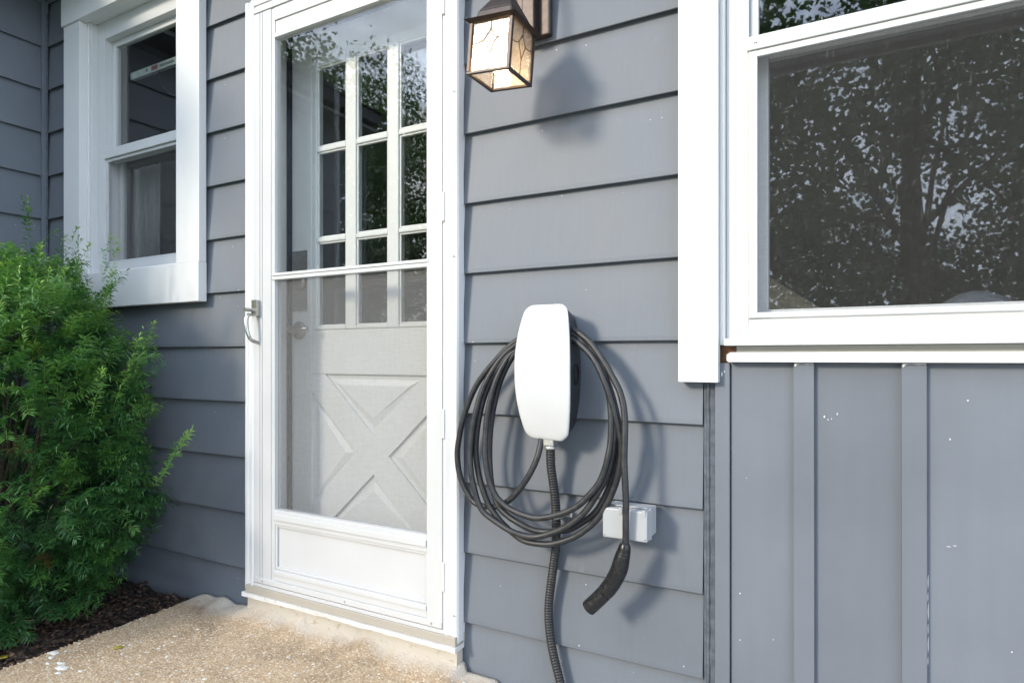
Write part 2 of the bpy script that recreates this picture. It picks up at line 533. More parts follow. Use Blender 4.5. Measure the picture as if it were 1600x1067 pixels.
def np_mesh(name, verts, faces, mat, parent=None, tone=None, smooth=False):
    me = bpy.data.meshes.new(name)
    nv, nf, k = len(verts), len(faces), faces.shape[1]
    me.vertices.add(nv)
    me.vertices.foreach_set('co', np.ascontiguousarray(verts, dtype=np.float32).ravel())
    me.loops.add(nf * k)
    me.loops.foreach_set('vertex_index', np.ascontiguousarray(faces, dtype=np.int32).ravel())
    me.polygons.add(nf)
    me.polygons.foreach_set('loop_start', np.arange(0, nf * k, k, dtype=np.int32))
    me.polygons.foreach_set('loop_total', np.full(nf, k, dtype=np.int32))
    me.update(calc_edges=True)
    if tone is not None:
        at = me.attributes.new('tone', 'FLOAT', 'POINT')
        at.data.foreach_set('value', np.ascontiguousarray(tone, dtype=np.float32))
    if smooth:
        me.polygons.foreach_set('use_smooth', np.ones(nf, dtype=bool))
    me.materials.append(MATS[mat])
    o = bpy.data.objects.new(name, me)
    COL.objects.link(o)
    if parent is not None:
        o.parent = parent
        o.location = -world_loc(parent)
    return o

rng = random.Random(7)
nrng = np.random.default_rng(11)

# ------------------------------------------------------------------ ground, landing, flower bed
bm = bmesh.new()
bmesh.ops.create_grid(bm, x_segments=4, y_segments=4, size=300)
for v in bm.verts:
    v.co.z = -0.16
tag(put('ground', bm, 'lawn'), kind='structure')
bm = bmesh.new()
vs = [bm.verts.new(c) for c in ((-0.86, -0.03, -0.152), (5.2, -0.03, -0.152), (5.2, -14, -0.152), (-0.86, -14, -0.152))]
bm.faces.new(vs)
tag(put('driveway', bm, 'driveway'), kind='structure')

# landing slab: worn, slightly uneven edges
LX0, LX1, LY0, LY1 = -2.18, -0.862, -1.25, -0.004
def landing_z(x, y):
    return 0.003 * noise.noise((x * 5, y * 5, 0.3)) + 0.0016 * noise.noise((x * 24, y * 24, 4.0))
bm = bmesh.new()
nx, ny = 120, 110
grid = []
for j in range(ny + 1):
    row = []
    for i in range(nx + 1):
        x = LX0 + (LX1 - LX0) * i / nx
        y = LY0 + (LY1 - LY0) * j / ny
        e = min(x - LX0, LX1 - x)
        drop = 0.016 * max(0.0, 1 - e / 0.02) ** 2 + 0.02 * max(0.0, 1 - (y - LY0) / 0.02) ** 2
        wx = 0.006 * noise.noise((y * 9, x * 3, 2.2)) * max(0.0, 1 - e / 0.05)
        # the skim coat is swept up where it meets the wall beside the door frame
        lip = (0.017 if x < -1.9 else 0.052) * max(0.0, 1 - (LY1 - y) / 0.13) ** 1.1 * (1 if x < -1.9 else 0.0 if x > -0.98 else 0.9) * (0.6 + 0.8 * noise.noise((x * 14, 0, 7)))
        row.append(bm.verts.new((x + wx, y, landing_z(x, y) - drop + max(0, lip))))
    grid.append(row)
for j in range(ny):
    for i in range(nx):
        bm.faces.new((grid[j][i], grid[j][i + 1], grid[j + 1][i + 1], grid[j + 1][i]))
rim = [grid[0][i] for i in range(nx + 1)] + [grid[j][nx] for j in range(1, ny + 1)] + [grid[ny][i] for i in range(nx - 1, -1, -1)] + [grid[j][0] for j in range(ny - 1, 0, -1)]
low = [bm.verts.new((v.co.x, v.co.y, -0.17)) for v in rim]
for i in range(len(rim)):
    k = (i + 1) % len(rim)
    bm.faces.new((rim[i], low[i], low[k], rim[k]))
landing = put('concrete_landing', bm, 'aggregate', smooth=True)
tag(landing, kind='structure')

def scatter_stones(name, count, size, mat, x0, x1, y0, y1, flat=0.55):
    ico = bmesh.new()
    bmesh.ops.create_icosphere(ico, subdivisions=1, radius=1.0)
    base = np.array([v.co[:] for v in ico.verts]); tri = np.array([[v.index for v in f.verts] for f in ico.faces])
    ico.free()
    V, Fc = [], []
    for k in range(count):
        x = rng.uniform(x0, x1); y = rng.uniform(y0, y1)
        s = rng.uniform(*size)
        a = rng.uniform(0, 6.28)
        p = base * (1 + nrng.uniform(-0.25, 0.25, (len(base), 1))) * np.array([s * rng.uniform(0.7, 1.3), s, s * flat])
        c_, s_ = math.cos(a), math.sin(a)
        q = np.stack([p[:, 0] * c_ - p[:, 1] * s_, p[:, 0] * s_ + p[:, 1] * c_, p[:, 2]], 1)
        q += np.array([x, y, landing_z(x, y) - s * flat * rng.uniform(0.35, 0.75)])
        V.append(q); Fc.append(tri + k * len(base))
    return np_mesh(name, np.concatenate(V), np.concatenate(Fc), mat, landing)

tag(scatter_stones('aggregate_pebbles', 9000, (0.0025, 0.0048), 'pebble', LX0 + 0.01, LX1 - 0.02, -0.75, -0.06), kind='stuff')
tag(scatter_stones('pale_aggregate', 420, (0.0035, 0.008), 'pale_pebble', LX0 + 0.01, LX1 - 0.02, -0.75, -0.05, 0.3), kind='stuff')

# dried white paint on the edge of the slab
def splat(name, x, y, r, seed):
    bm = bmesh.new()
    k = 18
    ring = []
    for i in range(k):
        a = 2 * math.pi * i / k
        rr = r * (0.55 + 0.8 * abs(noise.noise((math.cos(a) * 1.6 + seed, math.sin(a) * 1.6, seed * 3.1))))
        px, py = x + math.cos(a) * rr * 1.3, y + math.sin(a) * rr * 0.8
        ring.append(bm.verts.new((px, py, landing_z(px, py) + 0.0008)))
    c = bm.verts.new((x, y, landing_z(x, y) + 0.0035))
    for i in range(k):
        bm.faces.new((ring[i], ring[(i + 1) % k], c))
    return put(name, bm, 'paint_spill', landing)
for i, (x, y, r) in enumerate([(-2.145, -0.515, 0.022), (-2.120, -0.535, 0.012), (-2.055, -0.540, 0.016), (-2.02, -0.556, 0.020), (-1.995, -0.575, 0.012), (-2.085, -0.560, 0.008), (-1.95, -0.54, 0.007)]):
    splat('paint_splash', x, y, r, i + 1.3)

# flower bed
bm = bmesh.new()
nx, ny = 70, 90
BX0, BX1, BY0, BY1 = -3.318, -2.176, -1.8, 0.01
def bed_z(x, y):
    return -0.035 + 0.022 * noise.noise((x * 6, y * 6, 1.0)) + 0.010 * noise.noise((x * 22, y * 22, 5.0)) - 0.012 * max(0, 1 - (BX1 - x) / 0.06)
grid = [[bm.verts.new((BX0 + (BX1 - BX0) * i / nx, BY0 + (BY1 - BY0) * j / ny, bed_z(BX0 + (BX1 - BX0) * i / nx, BY0 + (BY1 - BY0) * j / ny))) for i in range(nx + 1)] for j in range(ny + 1)]
for j in range(ny):
    for i in range(nx):
        bm.faces.new((grid[j][i], grid[j][i + 1], grid[j + 1][i + 1], grid[j + 1][i]))
bed = put('mulch_bed', bm, 'soil', smooth=True)
tag(bed, kind='structure')

def scatter_chips(name, count):
    V, Fc = [], []
    cube = np.array([(-1, -1, -1), (1, -1, -1), (1, 1, -1), (-1, 1, -1), (-1, -1, 1), (1, -1, 1), (1, 1, 1), (-1, 1, 1)], float)
    quad = np.array([(0, 3, 2, 1), (4, 5, 6, 7), (0, 1, 5, 4), (1, 2, 6, 5), (2, 3, 7, 6), (3, 0, 4, 7)])
    for k in range(count):
        x = rng.uniform(BX0 + 0.05, BX1 - 0.005); y = rng.uniform(-0.9, -0.01)
        L = rng.choice([0.006, 0.009, 0.013, 0.02]) * rng.uniform(0.7, 1.2)
        p = cube * np.array([L, L * rng.uniform(0.2, 0.5), 0.0015 + L * 0.08]) * (1 + nrng.uniform(-0.3, 0.3, (8, 1)))
        m3 = np.array(Matrix.Rotation(rng.uniform(0, 6.28), 3, 'Z') @ Matrix.Rotation(rng.gauss(0, 0.35), 3, 'X') @ Matrix.Rotation(rng.gauss(0, 0.35), 3, 'Y'))
        V.append(p @ m3.T + np.array([x, y, bed_z(x, y) + rng.uniform(0.001, 0.009)])); Fc.append(quad + 8 * k)
    return np_mesh(name, np.concatenate(V), np.concatenate(Fc), 'bark_chip', bed)
tag(scatter_chips('bark_chips', 5200), kind='stuff')

# ------------------------------------------------------------------ the house
house = tag(empty('house', (-1.2, 0.05, -0.16)), 'slate grey lap-sided house with white trimmed door and windows', 'house')
EXPO, Z0 = 0.2013, 0.942            # course height and the butt line of course 0
CORNER = -3.317

def board_mesh(name, length, seed, mat):
    """one clapboard, local x along the wall, y outward negative, z = 0 at its butt edge"""
    r = random.Random(seed)
    ns = max(2, int(length / 0.06))
    hgt = EXPO + 0.014
    prof = [(0.0, 0.0015), (0.0012, 0.0), (0.0030, 0.0), (0.0032, 0.009), (0.0168, 0.009), (0.0176, hgt), (0.0166, hgt), (0.0002, 0.012)]
    bm = bmesh.new()
    rings = []
    for i in range(ns + 1):
        x = length * i / ns
        dy = 0.0011 * noise.noise((x * 3.1, seed * 1.7, 0.5)) + r.uniform(-0.0001, 0.0001)
        dz = 0.0012 * noise.noise((x * 2.3, seed * 2.9, 9.5)) + r.uniform(-0.0002, 0.0002)
        rings.append([bm.verts.new((x, y + (dy if k in (0, 1, 2, 7) else 0), z + (dz if k in (0, 1, 2, 3, 7) else 0))) for k, (y, z) in enumerate(prof)])
    k = len(prof)
    for a, b in zip(rings, rings[1:]):
        for q in range(k):
            bm.faces.new((a[q], a[(q + 1) % k], b[(q + 1) % k], b[q]))
    bm.faces.new(rings[0]); bm.faces.new(rings[-1][::-1])
    bmesh.ops.recalc_face_normals(bm, faces=bm.faces)
    me = bpy.data.meshes.new(name)
    bm.to_mesh(me); bm.free()
    me.materials.append(MATS[mat])
    return me

def board(parent, x0, x1, n_, seed, side=False):
    me = board_mesh('siding_board', x1 - x0, seed, 'siding_paint')
    o = bpy.data.objects.new('siding_board', me)
    COL.objects.link(o)
    o.parent = parent
    z = Z0 + EXPO * n_
    if side:                                   # runs towards the street, faces +x
        o.location = Vector((CORNER, -x1, z)) - world_loc(parent)
        o.rotation_euler = (0, 0, R(90))
    else:
        o.location = Vector((x0, 0, z)) - world_loc(parent)
    return o

wall = empty('lap_siding_wall', (-1.6, 0.05, -0.16), house)
tag(wall, 'slate grey clapboard wall around the door')
bm = bmesh.new()                               # sheathing behind the boards, open at door and windows
for (x0, x1, z0, z1) in [(-3.5, -3.02, -0.3, 2.9), (-3.02, -2.24, -0.3, 1.19), (-3.02, -2.24, 2.43, 2.9), (-2.24, -1.86, -0.3, 2.9), (-1.86, -1.0, 2.13, 2.9), (-1.86, -1.0, -0.3, 0.02), (-1.0, -0.29, -0.3, 2.9)]:
    bx(bm, x0, x1, 0.0182, 0.09, z0, z1)
put('sheathing', bm, 'sheathing', wall)
sd = 0
for n_ in range(-5, 9):
    z = Z0 + EXPO * n_
    if n_ < 1:
        spans = [(CORNER, -1.862), (-1.0, -0.314 if n_ < 0 else -0.30)]
    elif n_ < 6:
        spans = [(CORNER, -3.03), (-2.222, -1.862), (-1.0, -0.30)]
    elif n_ < 8:
        spans = [(CORNER, -3.03), (-2.222, -0.30)]
    else:
        spans = [(CORNER, -0.30)]
    for a, b in spans:
        sd += 1
        board(wall, a, b, n_, sd)

side = empty('side_wall', (CORNER, -1.1, -0.16), house)
tag(side, 'shaded clapboard wall of the projecting wing')
WING = 1.9
box('sheathing', CORNER - 0.1, CORNER - 0.018, -WING, 0.0, -0.3, 2.9, 'sheathing', side, 0)
for n_ in range(-5, 9):
    sd += 1
    board(side, 0.0, WING, n_, sd, side=True)
bm = bmesh.new()
bx(bm, CORNER - 0.004, CORNER + 0.014, -0.021, 0.004, -0.2, 2.56)
put('corner_strip', bm, 'siding_paint', side, bevel=0.003)
bm = bmesh.new()
pts = [Vector((CORNER + 0.018 + 0.002 * noise.noise((0, 0, z * 20)), -0.004, z)) for z in np.linspace(-0.1, 2.5, 120)]
tube(bm, pts, [0.0035 + 0.002 * noise.noise((3, 1, p.z * 30)) for p in pts], 6)
put('caulk_bead', bm, 'caulk', side, smooth=True)
box('corner_post', CORNER - 0.1, CORNER + 0.012, -WING - 0.03, -WING, -0.3, 2.8, 'siding_paint', side)

roof = empty('roof', (-0.6, -0.2, 2.56), house)
bm = bmesh.new()
bx(bm, CORNER - 0.3, 2.6, -0.26, 0.12, 2.575, 2.60)
bx(bm, CORNER - 0.3, CORNER + 0.20, -WING - 0.2, -0.262, 2.575, 2.60)
put('soffit', bm, 'soffit', roof)
box('gutter', CORNER + 0.5, 2.6, -0.34, -0.262, 2.60, 2.70, 'soffit', roof)
bm = bmesh.new()
vs = [(CORNER - 0.3, -0.30, 2.71), (2.6, -0.30, 2.71), (2.6, 3.4, 4.2), (CORNER - 0.3, 3.4, 4.2)]
a = [bm.verts.new(v) for v in vs]; b = [bm.verts.new((v[0], v[1], v[2] + 0.06)) for v in vs]
bm.faces.new(a); bm.faces.new(b)
for i in range(4):
    bm.faces.new((a[i], a[(i + 1) % 4], b[(i + 1) % 4], b[i]))
put('shingle_slope', bm, 'shingle', roof)
box('wing_eave', CORNER - 0.02, CORNER + 0.24, -WING - 0.2, -0.345, 2.62, 2.70, 'shingle', roof)
bm = bmesh.new()                               # gable end of the wing faces the yard
prism(bm, [(CORNER + 0.26, 2.705), (CORNER - 2.0, 3.9), (CORNER - 4.3, 2.705)], -WING - 0.25, -0.31)
put('wing_roof', bm, 'shingle', roof)

# ---- board and batten panel under the wide window
panel = empty('panel_wall', (0.8, 0.05, -0.16), house)
tag(panel, 'board and batten apron below the wide window')
bm = bmesh.new()
bx(bm, -0.285, 2.4, 0.020, 0.09, -0.3, 0.93); bx(bm, 1.22, 2.4, 0.0, 0.09, 0.93, 2.9); bx(bm, -0.285, 1.22, 0.02, 0.09, 2.15, 2.9)
put('sheathing', bm, 'sheathing', panel)
edges = [-0.250, -0.095, 0.108, 0.36, 0.60, 0.84, 1.08, 1.32, 1.80, 2.4]
for i in range(len(edges) - 1):
    bm = bmesh.new()
    for v in bx(bm, edges[i] + 0.0008, edges[i + 1] - 0.0008, 0.0, 0.0185, -0.25, 0.8895):
        v.co.y += 0.0006 * noise.noise((v.co.x * 5, 0, v.co.z * 3))
    put('panel_board', bm, 'panel_paint', panel, bevel=0.001)
for x0, x1 in [(-0.115, -0.075), (0.087, 0.130), (0.34, 0.38), (0.58, 0.62), (0.82, 0.86), (1.06, 1.10), (1.30, 1.34)]:
    bm = bmesh.new()
    prism(bm, [(x0 + 0.0015, -0.25), (x1, -0.25), (x1 + 0.0008, 0.3), (x1, 0.888), (x0, 0.888), (x0 + 0.0008, 0.4)], -0.0135, -0.0005)
    put('batten', bm, 'panel_paint', panel, bevel=0.0022)
    bm = bmesh.new()                      # dried white drip at the head of the batten
    prism(bm, [(x0 + 0.001, 0.8883), (x1 - 0.001, 0.8883), (x1 - 0.001, 0.8855), (x1 - 0.006, 0.8868), (x1 - 0.012, 0.8858), (x0 + 0.018, 0.8874), (x0 + 0.008, 0.8862), (x0 + 0.003, 0.8805), (x0 + 0.0015, 0.8830)], -0.0152, -0.0136)
    put('paint_drip', bm, 'white_wood', panel)
for x, z, w, h in [(0.1335, 0.445, 0.0012, 0.016), (0.1332, 0.415, 0.0010, 0.010), (0.1338, 0.385, 0.0014, 0.020), (0.1334, 0.350, 0.0011, 0.012), (0.1337, 0.318, 0.0013, 0.018), (0.1333, 0.285, 0.0010, 0.009), (0.168, 0.522, 0.004, 0.0006), (0.178, 0.525, 0.003, 0.0007), (-0.055, 0.772, 0.0016, 0.0030), (-0.048, 0.766, 0.0012, 0.0018), (-0.041, 0.768, 0.0010, 0.0016), (-0.030, 0.779, 0.0012, 0.0026), (-0.268, 0.862, 0.0016, 0.0060), (-0.262, 0.868, 0.0014, 0.0030)]:
    bm = bmesh.new()
    yy = -0.0098 if x < -0.251 else -0.0006
    prism(bm, [(x - w, z), (x - w * 0.3, z - h), (x + w, z - h * 0.4), (x + w * 0.6, z + h), (x - w * 0.4, z + h * 0.7)], yy - 0.0005, yy + 0.0003)
    put('paint_chip', bm, 'white_wood', panel)
box('edge_strip', -0.284, -0.2510, -0.009, 0.018, -0.25, 0.888, 'panel_paint', panel, 0.002)
box('corner_channel', -0.312, -0.2855, 0.006, 0.018, -0.25, 0.888, 'caulk', panel, 0.002)
for xc, dep, sd_ in ((-0.302, 0.004, 1.0),):
    bm = bmesh.new()
    pts = [Vector((xc + 0.0012 * noise.noise((sd_, 0, z * 17)), 0.003 + dep + 0.002 * noise.noise((sd_, 5, z * 23)), z)) for z in np.linspace(-0.2, 0.87, 160)]
    tube(bm, pts, [0.0050 + 0.0016 * noise.noise((sd_, 9, p.z * 42)) for p in pts], 7)
    put('caulk_bead', bm, 'caulk', panel, smooth=True)
bm = bmesh.new()                          # rough bead along the siding ends at the door frame
for xc in (-1.0005,):
    pts = [Vector((xc + 0.004 * noise.noise((2, 0, z * 6)), -0.002 + 0.003 * noise.noise((2, 5, z * 23)), z)) for z in np.linspace(0.0, 2.1, 260)]
    tube(bm, pts, [0.0066 + 0.0034 * noise.noise((2, 9, p.z * 21)) for p in pts], 7)
put('caulk_bead', bm, 'caulk', wall, smooth=True)

def frame4(name, x0, x1, z0, z1, w, y0, y1, mat, parent, bevel=0.0015, wl=None, wr=None, wt=None, wb=None):
    """rectangular frame: stiles between rails, butted, each its own mesh"""
    wl = w if wl is None else wl; wr = w if wr is None else wr; wt = w if wt is None else wt; wb = w if wb is None else wb
    o = [box(name, x0, x0 + wl, y0, y1, z0, z1, mat, parent, bevel), box(name, x1 - wr, x1, y0, y1, z0, z1, mat, parent, bevel)]
    o.append(box(name, x0 + wl, x1 - wr, y0 + 0.0006, y1, z1 - wt, z1, mat, parent, bevel))
    o.append(box(name, x0 + wl, x1 - wr, y0 + 0.0006, y1, z0, z0 + wb, mat, parent, bevel))
    return o

# ---- left (narrow) window
win = empty('window', (-2.62, 0.0, 1.11), house)
tag(win, 'narrow white double-hung window behind the yew')
box('casing', -3.097, -2.968, -0.032, -0.001, 1.262, 2.373, 'white_wood', win, 0.002)
box('casing', -2.286, -2.147, -0.032, -0.001, 1.262, 2.373, 'white_wood', win, 0.002)
box('head_casing', -3.103, -2.141, -0.040, -0.001, 2.374, 2.53, 'white_wood', win, 0.002)
box('sill_casing', -3.097, -2.145, -0.036, -0.001, 1.112, 1.261, 'white_wood', win, 0.002)
# wood jamb, stepped
for x0, x1, sg in ((-2.99, -2.955, 1), (-2.297, -2.262, -1)):
    box('jamb', x0, x1, -0.0005, 0.10, 1.22, 2.41, 'white_wood', win, 0.002)
box('jamb', -2.954, -2.298, -0.0005, 0.10, 2.375, 2.41, 'white_wood', win, 0.002)
box('jamb', -2.954, -2.298, -0.018, 0.10, 1.22, 1.268, 'white_wood', win, 0.003)
for x0, x1 in ((-2.954, -2.940), (-2.312, -2.298)):
    box('stop_bead', x0, x1, 0.004, 0.10, 1.269, 2.374, 'white_vinyl', win, 0.003)
frame4('window_frame', -2.939, -2.313, 1.269, 2.374, 0.052, 0.030, 0.10, 'white_vinyl', win, 0.002, wb=0.04, wt=0.075)
# upper sash sits behind the lower one
frame4('upper_sash', -2.886, -2.366, 1.765, 2.298, 0.026, 0.062, 0.085, 'white_vinyl', win, 0.0015)
frame4('lower_sash', -2.886, -2.366, 1.31, 1.80, 0.026, 0.088, 0.11, 'white_vinyl', win, 0.0015)
box('meeting_rail', -2.890, -2.362, 0.028, 0.060, 1.772, 1.812, 'white_vinyl', win, 0.002)
frame4('screen_frame', -2.886, -2.366, 1.31, 1.77, 0.012, 0.036, 0.046, 'white_metal', win, 0.001)
box('pane', -2.861, -2.391, 0.070, 0.074, 1.79, 2.273, 'window_glass', win, 0)
box('pane', -2.861, -2.391, 0.097, 0.101, 1.335, 1.775, 'window_glass', win, 0)
bm = bmesh.new()
bm.faces.new([bm.verts.new(c) for c in ((-2.876, 0.041, 1.32), (-2.376, 0.041, 1.32), (-2.376, 0.041, 1.76), (-2.876, 0.041, 1.76))])
put('insect_screen', bm, 'insect_screen', win)

# ---- right (wide) window
win = empty('window', (0.45, 0.0, 0.88), house)
tag(win, 'wide white double-hung window with an insect screen')
WX0, WX1 = -0.273, 1.19
bm = bmesh.new()
bx(bm, -0.364, -0.273, -0.032, -0.001, 0.843, 2.2)
put('casing', bm, 'white_wood', win, bevel=0.0018)
box('casing', 1.19, 1.28, -0.032, -0.001, 0.843, 2.2, 'white_wood', win, 0.0018)
box('head_casing', -0.37, 1.286, -0.04, -0.001, 2.201, 2.33, 'white_wood', win, 0.0018)
for x0, x1 in ((-0.2725, -0.262), (1.179, 1.1895)):
    box('stop_bead', x0, x1, -0.012, 0.09, 0.929, 2.2, 'white_wood', win, 0.003)
frame4('window_frame', -0.261, 1.178, 0.945, 2.2, 0.05, 0.006, 0.09, 'white_vinyl', win, 0.002, wb=0.045, wt=0.05)
box('window_sill', -0.2615, 1.178, -0.022, 0.09, 0.928, 0.9445, 'white_wood', win, 0.002)
box('sill_gap_board', -0.238, 1.21, 0.006, 0.02, 0.913, 0.927, 'beige_gap', win, 0)
box('rotten_wood', -0.2725, -0.239, 0.004, 0.0195, 0.86, 0.927, 'raw_wood', win, 0)
bm = bmesh.new()
prism(bm, [(-0.250, 0.8905), (1.26, 0.8905), (1.26, 0.9125), (-0.2465, 0.9125), (-0.2545, 0.907), (-0.2545, 0.8935)], -0.026, 0.0)
put('apron_trim', bm, 'white_wood', win, bevel=0.0018)
box('drip_strip', -0.240, 1.26, -0.012, -0.0004, 0.8895, 0.8902, 'sheathing', win, 0)
# screen and storm sash tracks
frame4('upper_sash', -0.210, 1.127, 1.602, 2.149, 0.018, 0.020, 0.045, 'white_vinyl', win, 0.0015)
box('meeting_rail', -0.2145, 1.131, -0.004, 0.018, 1.603, 1.634, 'white_vinyl', win, 0.002)
frame4('screen_frame', -0.2105, 1.127, 0.991, 1.6015, 0.0185, 0.0, 0.012, 'white_vinyl', win, 0.0012, wb=0.0125, wt=0.014)
frame4('lower_sash', -0.2105, 1.127, 0.9905, 1.615, 0.036, 0.05, 0.085, 'white_vinyl', win, 0.002, wb=0.022, wt=0.012)
box('pane', -0.192, 1.109, 0.030, 0.034, 1.62, 2.131, 'window_glass', win, 0)
box('pane', -0.1740, 1.091, 0.064, 0.068, 1.013, 1.602, 'window_glass', win, 0)
bm = bmesh.new()
bm.faces.new([bm.verts.new(c) for c in ((-0.194, 0.006, 1.002), (1.11, 0.006, 1.002), (1.11, 0.006, 1.589), (-0.194, 0.006, 1.589))])
put('insect_screen', bm, 'insect_screen', win)
for dx in (0.0, 0.004):
    lathe('screw', [(0.0012, 0), (0.0012, 0.0012)], (-0.197 + dx, -0.0042, 1.617), (0, -1, 0), 'dark_rubber', win, 8)

# ---- door frame
df_ = empty('door_frame', (-1.43, 0.0, 0.0), house)
tag(df_, 'white moulded frame and worn sill around the storm door')
def moulding(name, x_out, x_in, z0, z1):
    """brick mould: stepped profile swept up the side of the door"""
    s_ = 1 if x_in > x_out else -1
    w = abs(x_in - x_out)
    prof = [(0, 0.0), (0, -0.026), (0.004, -0.032), (0.016, -0.033), (0.020, -0.029), (0.026, -0.029), (0.036, -0.035), (w - 0.006, -0.037), (w, -0.033), (w, 0.0)]
    bm = bmesh.new()
    rings = []
    for z in np.linspace(z0, z1, 60):
        wob = 0.0012 * noise.noise((x_out * 9, 3, z * 3))
        rings.append([bm.verts.new((x_out + s_ * px + (wob if i < 4 else 0), py, z)) for i, (px, py) in enumerate(prof)])
    for a, b in zip(rings, rings[1:]):
        for i in range(len(prof)):
            bm.faces.new((a[i], a[(i + 1) % len(prof)], b[(i + 1) % len(prof)], b[i]))
    bm.faces.new(rings[0]); bm.faces.new(rings[-1][::-1])
    return put(name, bm, 'white_wood', df_)
moulding('casing', -1.893, -1.842, 0.085, 2.152)
moulding('casing', -0.989, -1.034, 0.085, 2.152)
bm = bmesh.new()
for x0, x1, y0, z0, z1 in ((-1.8415, -1.0345, -0.037, 2.101, 2.118), (-1.8415, -1.0345, -0.029, 2.1185, 2.130), (-1.8415, -1.0345, -0.034, 2.1305, 2.152)):
    bx(bm, x0, x1, y0, -0.001, z0, z1)
put('head_casing', bm, 'white_wood', df_, bevel=0.002)
box('jamb', -1.866, -1.832, 0.0, 0.16, 0.06, 2.13, 'white_wood', df_, 0.002)
box('jamb', -1.028, -0.994, 0.0, 0.16, 0.06, 2.13, 'white_wood', df_, 0.002)
box('jamb', -1.8315, -1.0285, 0.0, 0.16, 2.10, 2.13, 'white_wood', df_, 0.002)
box('z_bar', -1.0408, -1.0345, -0.031, 0.0, 0.10, 2.0995, 'white_metal', df_, 0.001)
box('weatherstrip', -1.8315, -1.8185, 0.100, 0.125, 0.10, 2.095, 'weatherstrip', df_, 0.002)
box('weatherstrip', -1.8185, -1.03, 0.100, 0.125, 2.072, 2.095, 'weatherstrip', df_, 0.002)
# threshold: aluminium lip over a tan sill over a chipped wooden nosing
box('threshold', -1.878, -0.992, -0.040, 0.16, 0.078, 0.104, 'tan_metal', df_, 0.002)
box('threshold_lip', -1.845, -1.030, -0.036, 0.14, 0.1045, 0.116, 'white_metal', df_, 0.001)
bm = bmesh.new()
bx(bm, -1.890, -0.988, -0.046, -0.001, 0.064, 0.0775)
bmesh.ops.subdivide_edges(bm, edges=[e for e in bm.edges if abs(e.verts[0].co.x - e.verts[1].co.x) > 0.3], cuts=90)
for v in bm.verts:
    if v.co.y < -0.02:
        v.co.y += 0.003 * noise.noise((v.co.x * 18, 4, v.co.z * 40)) + 0.0015 * noise.noise((v.co.x * 70, 4, v.co.z * 40))
        v.co.z += 0.0016 * noise.noise((v.co.x * 26, 9, v.co.z * 40))
put('nosing', bm, 'worn_white', df_)
bm = bmesh.new()
bx(bm, -1.880, -0.992, -0.030, -0.001, 0.004, 0.0595)
bmesh.ops.subdivide_edges(bm, edges=[e for e in bm.edges if abs(e.verts[0].co.x - e.verts[1].co.x) > 0.3], cuts=60)
for v in bm.verts:
    v.co.y += 0.004 * noise.noise((v.co.x * 25, 1, v.co.z * 30))
    v.co.z += 0.003 * noise.noise((v.co.x * 21, 7, v.co.z * 30)) * (v.co.z < 0.03)
put('sill_riser', bm, 'sill_dirty', df_)
for z in (0.165, 1.19, 1.66):
    lathe('screw', [(0.0032, 0), (0.0032, 0.0008), (0.002, 0.0016)], (-1.000, -0.0365, z), (0, -1, 0), 'tan_metal', df_, 10)

# ---- storm door
sdr = empty('storm_door', (-1.44, -0.03, 0.118), house)
tag(sdr, 'white aluminium storm door with upper glass, lower screen and kick panel')
SY0, SY1 = -0.034, -0.004
def stile(x0, x1, z0, z1, flute):
    bm = bmesh.new()
    if flute:
        cuts = [x0, x0 + 0.028, x0 + 0.031, x0 + 0.040, x0 + 0.043, x1 - 0.016, x1 - 0.014, x1]
        for i, (a, b) in enumerate(zip(cuts, cuts[1:])):
            bx(bm, a, b, SY0 + (0.0022 if i % 2 else 0.0) + (0.003 if i == 6 else 0), SY1, z0, z1)
    else:
        bx(bm, x0, x1 - 0.0, SY0, SY1, z0, z1)
    return put('stile', bm, 'white_metal', sdr, bevel=0.0008)
stile(-1.8405, -1.740, 0.118, 2.098, True)
stile(-1.096, -1.0415, 0.118, 2.098, False)
bm = bmesh.new()
bx(bm, -1.7395, -1.0965, SY0 + 0.001, SY1, 2.055, 2.098); bx(bm, -1.7395, -1.0965, SY0 + 0.006, SY1, 2.012, 2.0548); bx(bm, -1.7395, -1.0965, SY0 + 0.001, SY1, 1.996, 2.0118)
put('top_rail', bm, 'white_metal', sdr, bevel=0.0012)
bm = bmesh.new()
bx(bm, -1.7495, -1.0885, SY0 - 0.002, SY1, 1.180, 1.1895); bx(bm, -1.7495, -1.0885, SY0 - 0.0008, SY1, 1.1665, 1.1785)
put('middle_rail', bm, 'white_metal', sdr, bevel=0.0012)
bm = bmesh.new()
prism(bm, [(-1.7395, 0.330), (-1.0965, 0.330), (-1.0965, 0.381), (-1.7395, 0.381)], SY0 + 0.001, SY1)
bx(bm, -1.7395, -1.0965, SY0 - 0.004, SY0 + 0.0004, 0.346, 0.366)
put('lock_rail', bm, 'white_metal', sdr, bevel=0.002)
bm = bmesh.new()
bx(bm, -1.7395, -1.0965, SY0 + 0.001, SY1, 0.138, 0.176); bx(bm, -1.7395, -1.0965, SY0 - 0.003, SY0 + 0.0004, 0.160, 0.174)
put('bottom_rail', bm, 'white_metal', sdr, bevel=0.002)
box('door_sweep', -1.8400, -1.0420, SY0 - 0.0025, SY1, 0.1185, 0.1375, 'white_metal', sdr, 0.0015)
bm = bmesh.new()
bx(bm, -1.7395, -1.0965, SY0 + 0.012, SY1 - 0.004, 0.1765, 0.3295)
put('kick_panel', bm, 'white_metal', sdr)
frame4('panel_bead', -1.7395, -1.0965, 0.1765, 0.3295, 0.009, SY0 + 0.005, SY0 + 0.0115, 'white_metal', sdr, 0.002)
box('pane', -1.7395, -1.0965, -0.020, -0.017, 1.190, 1.9955, 'door_glass', sdr, 0)
bm = bmesh.new()
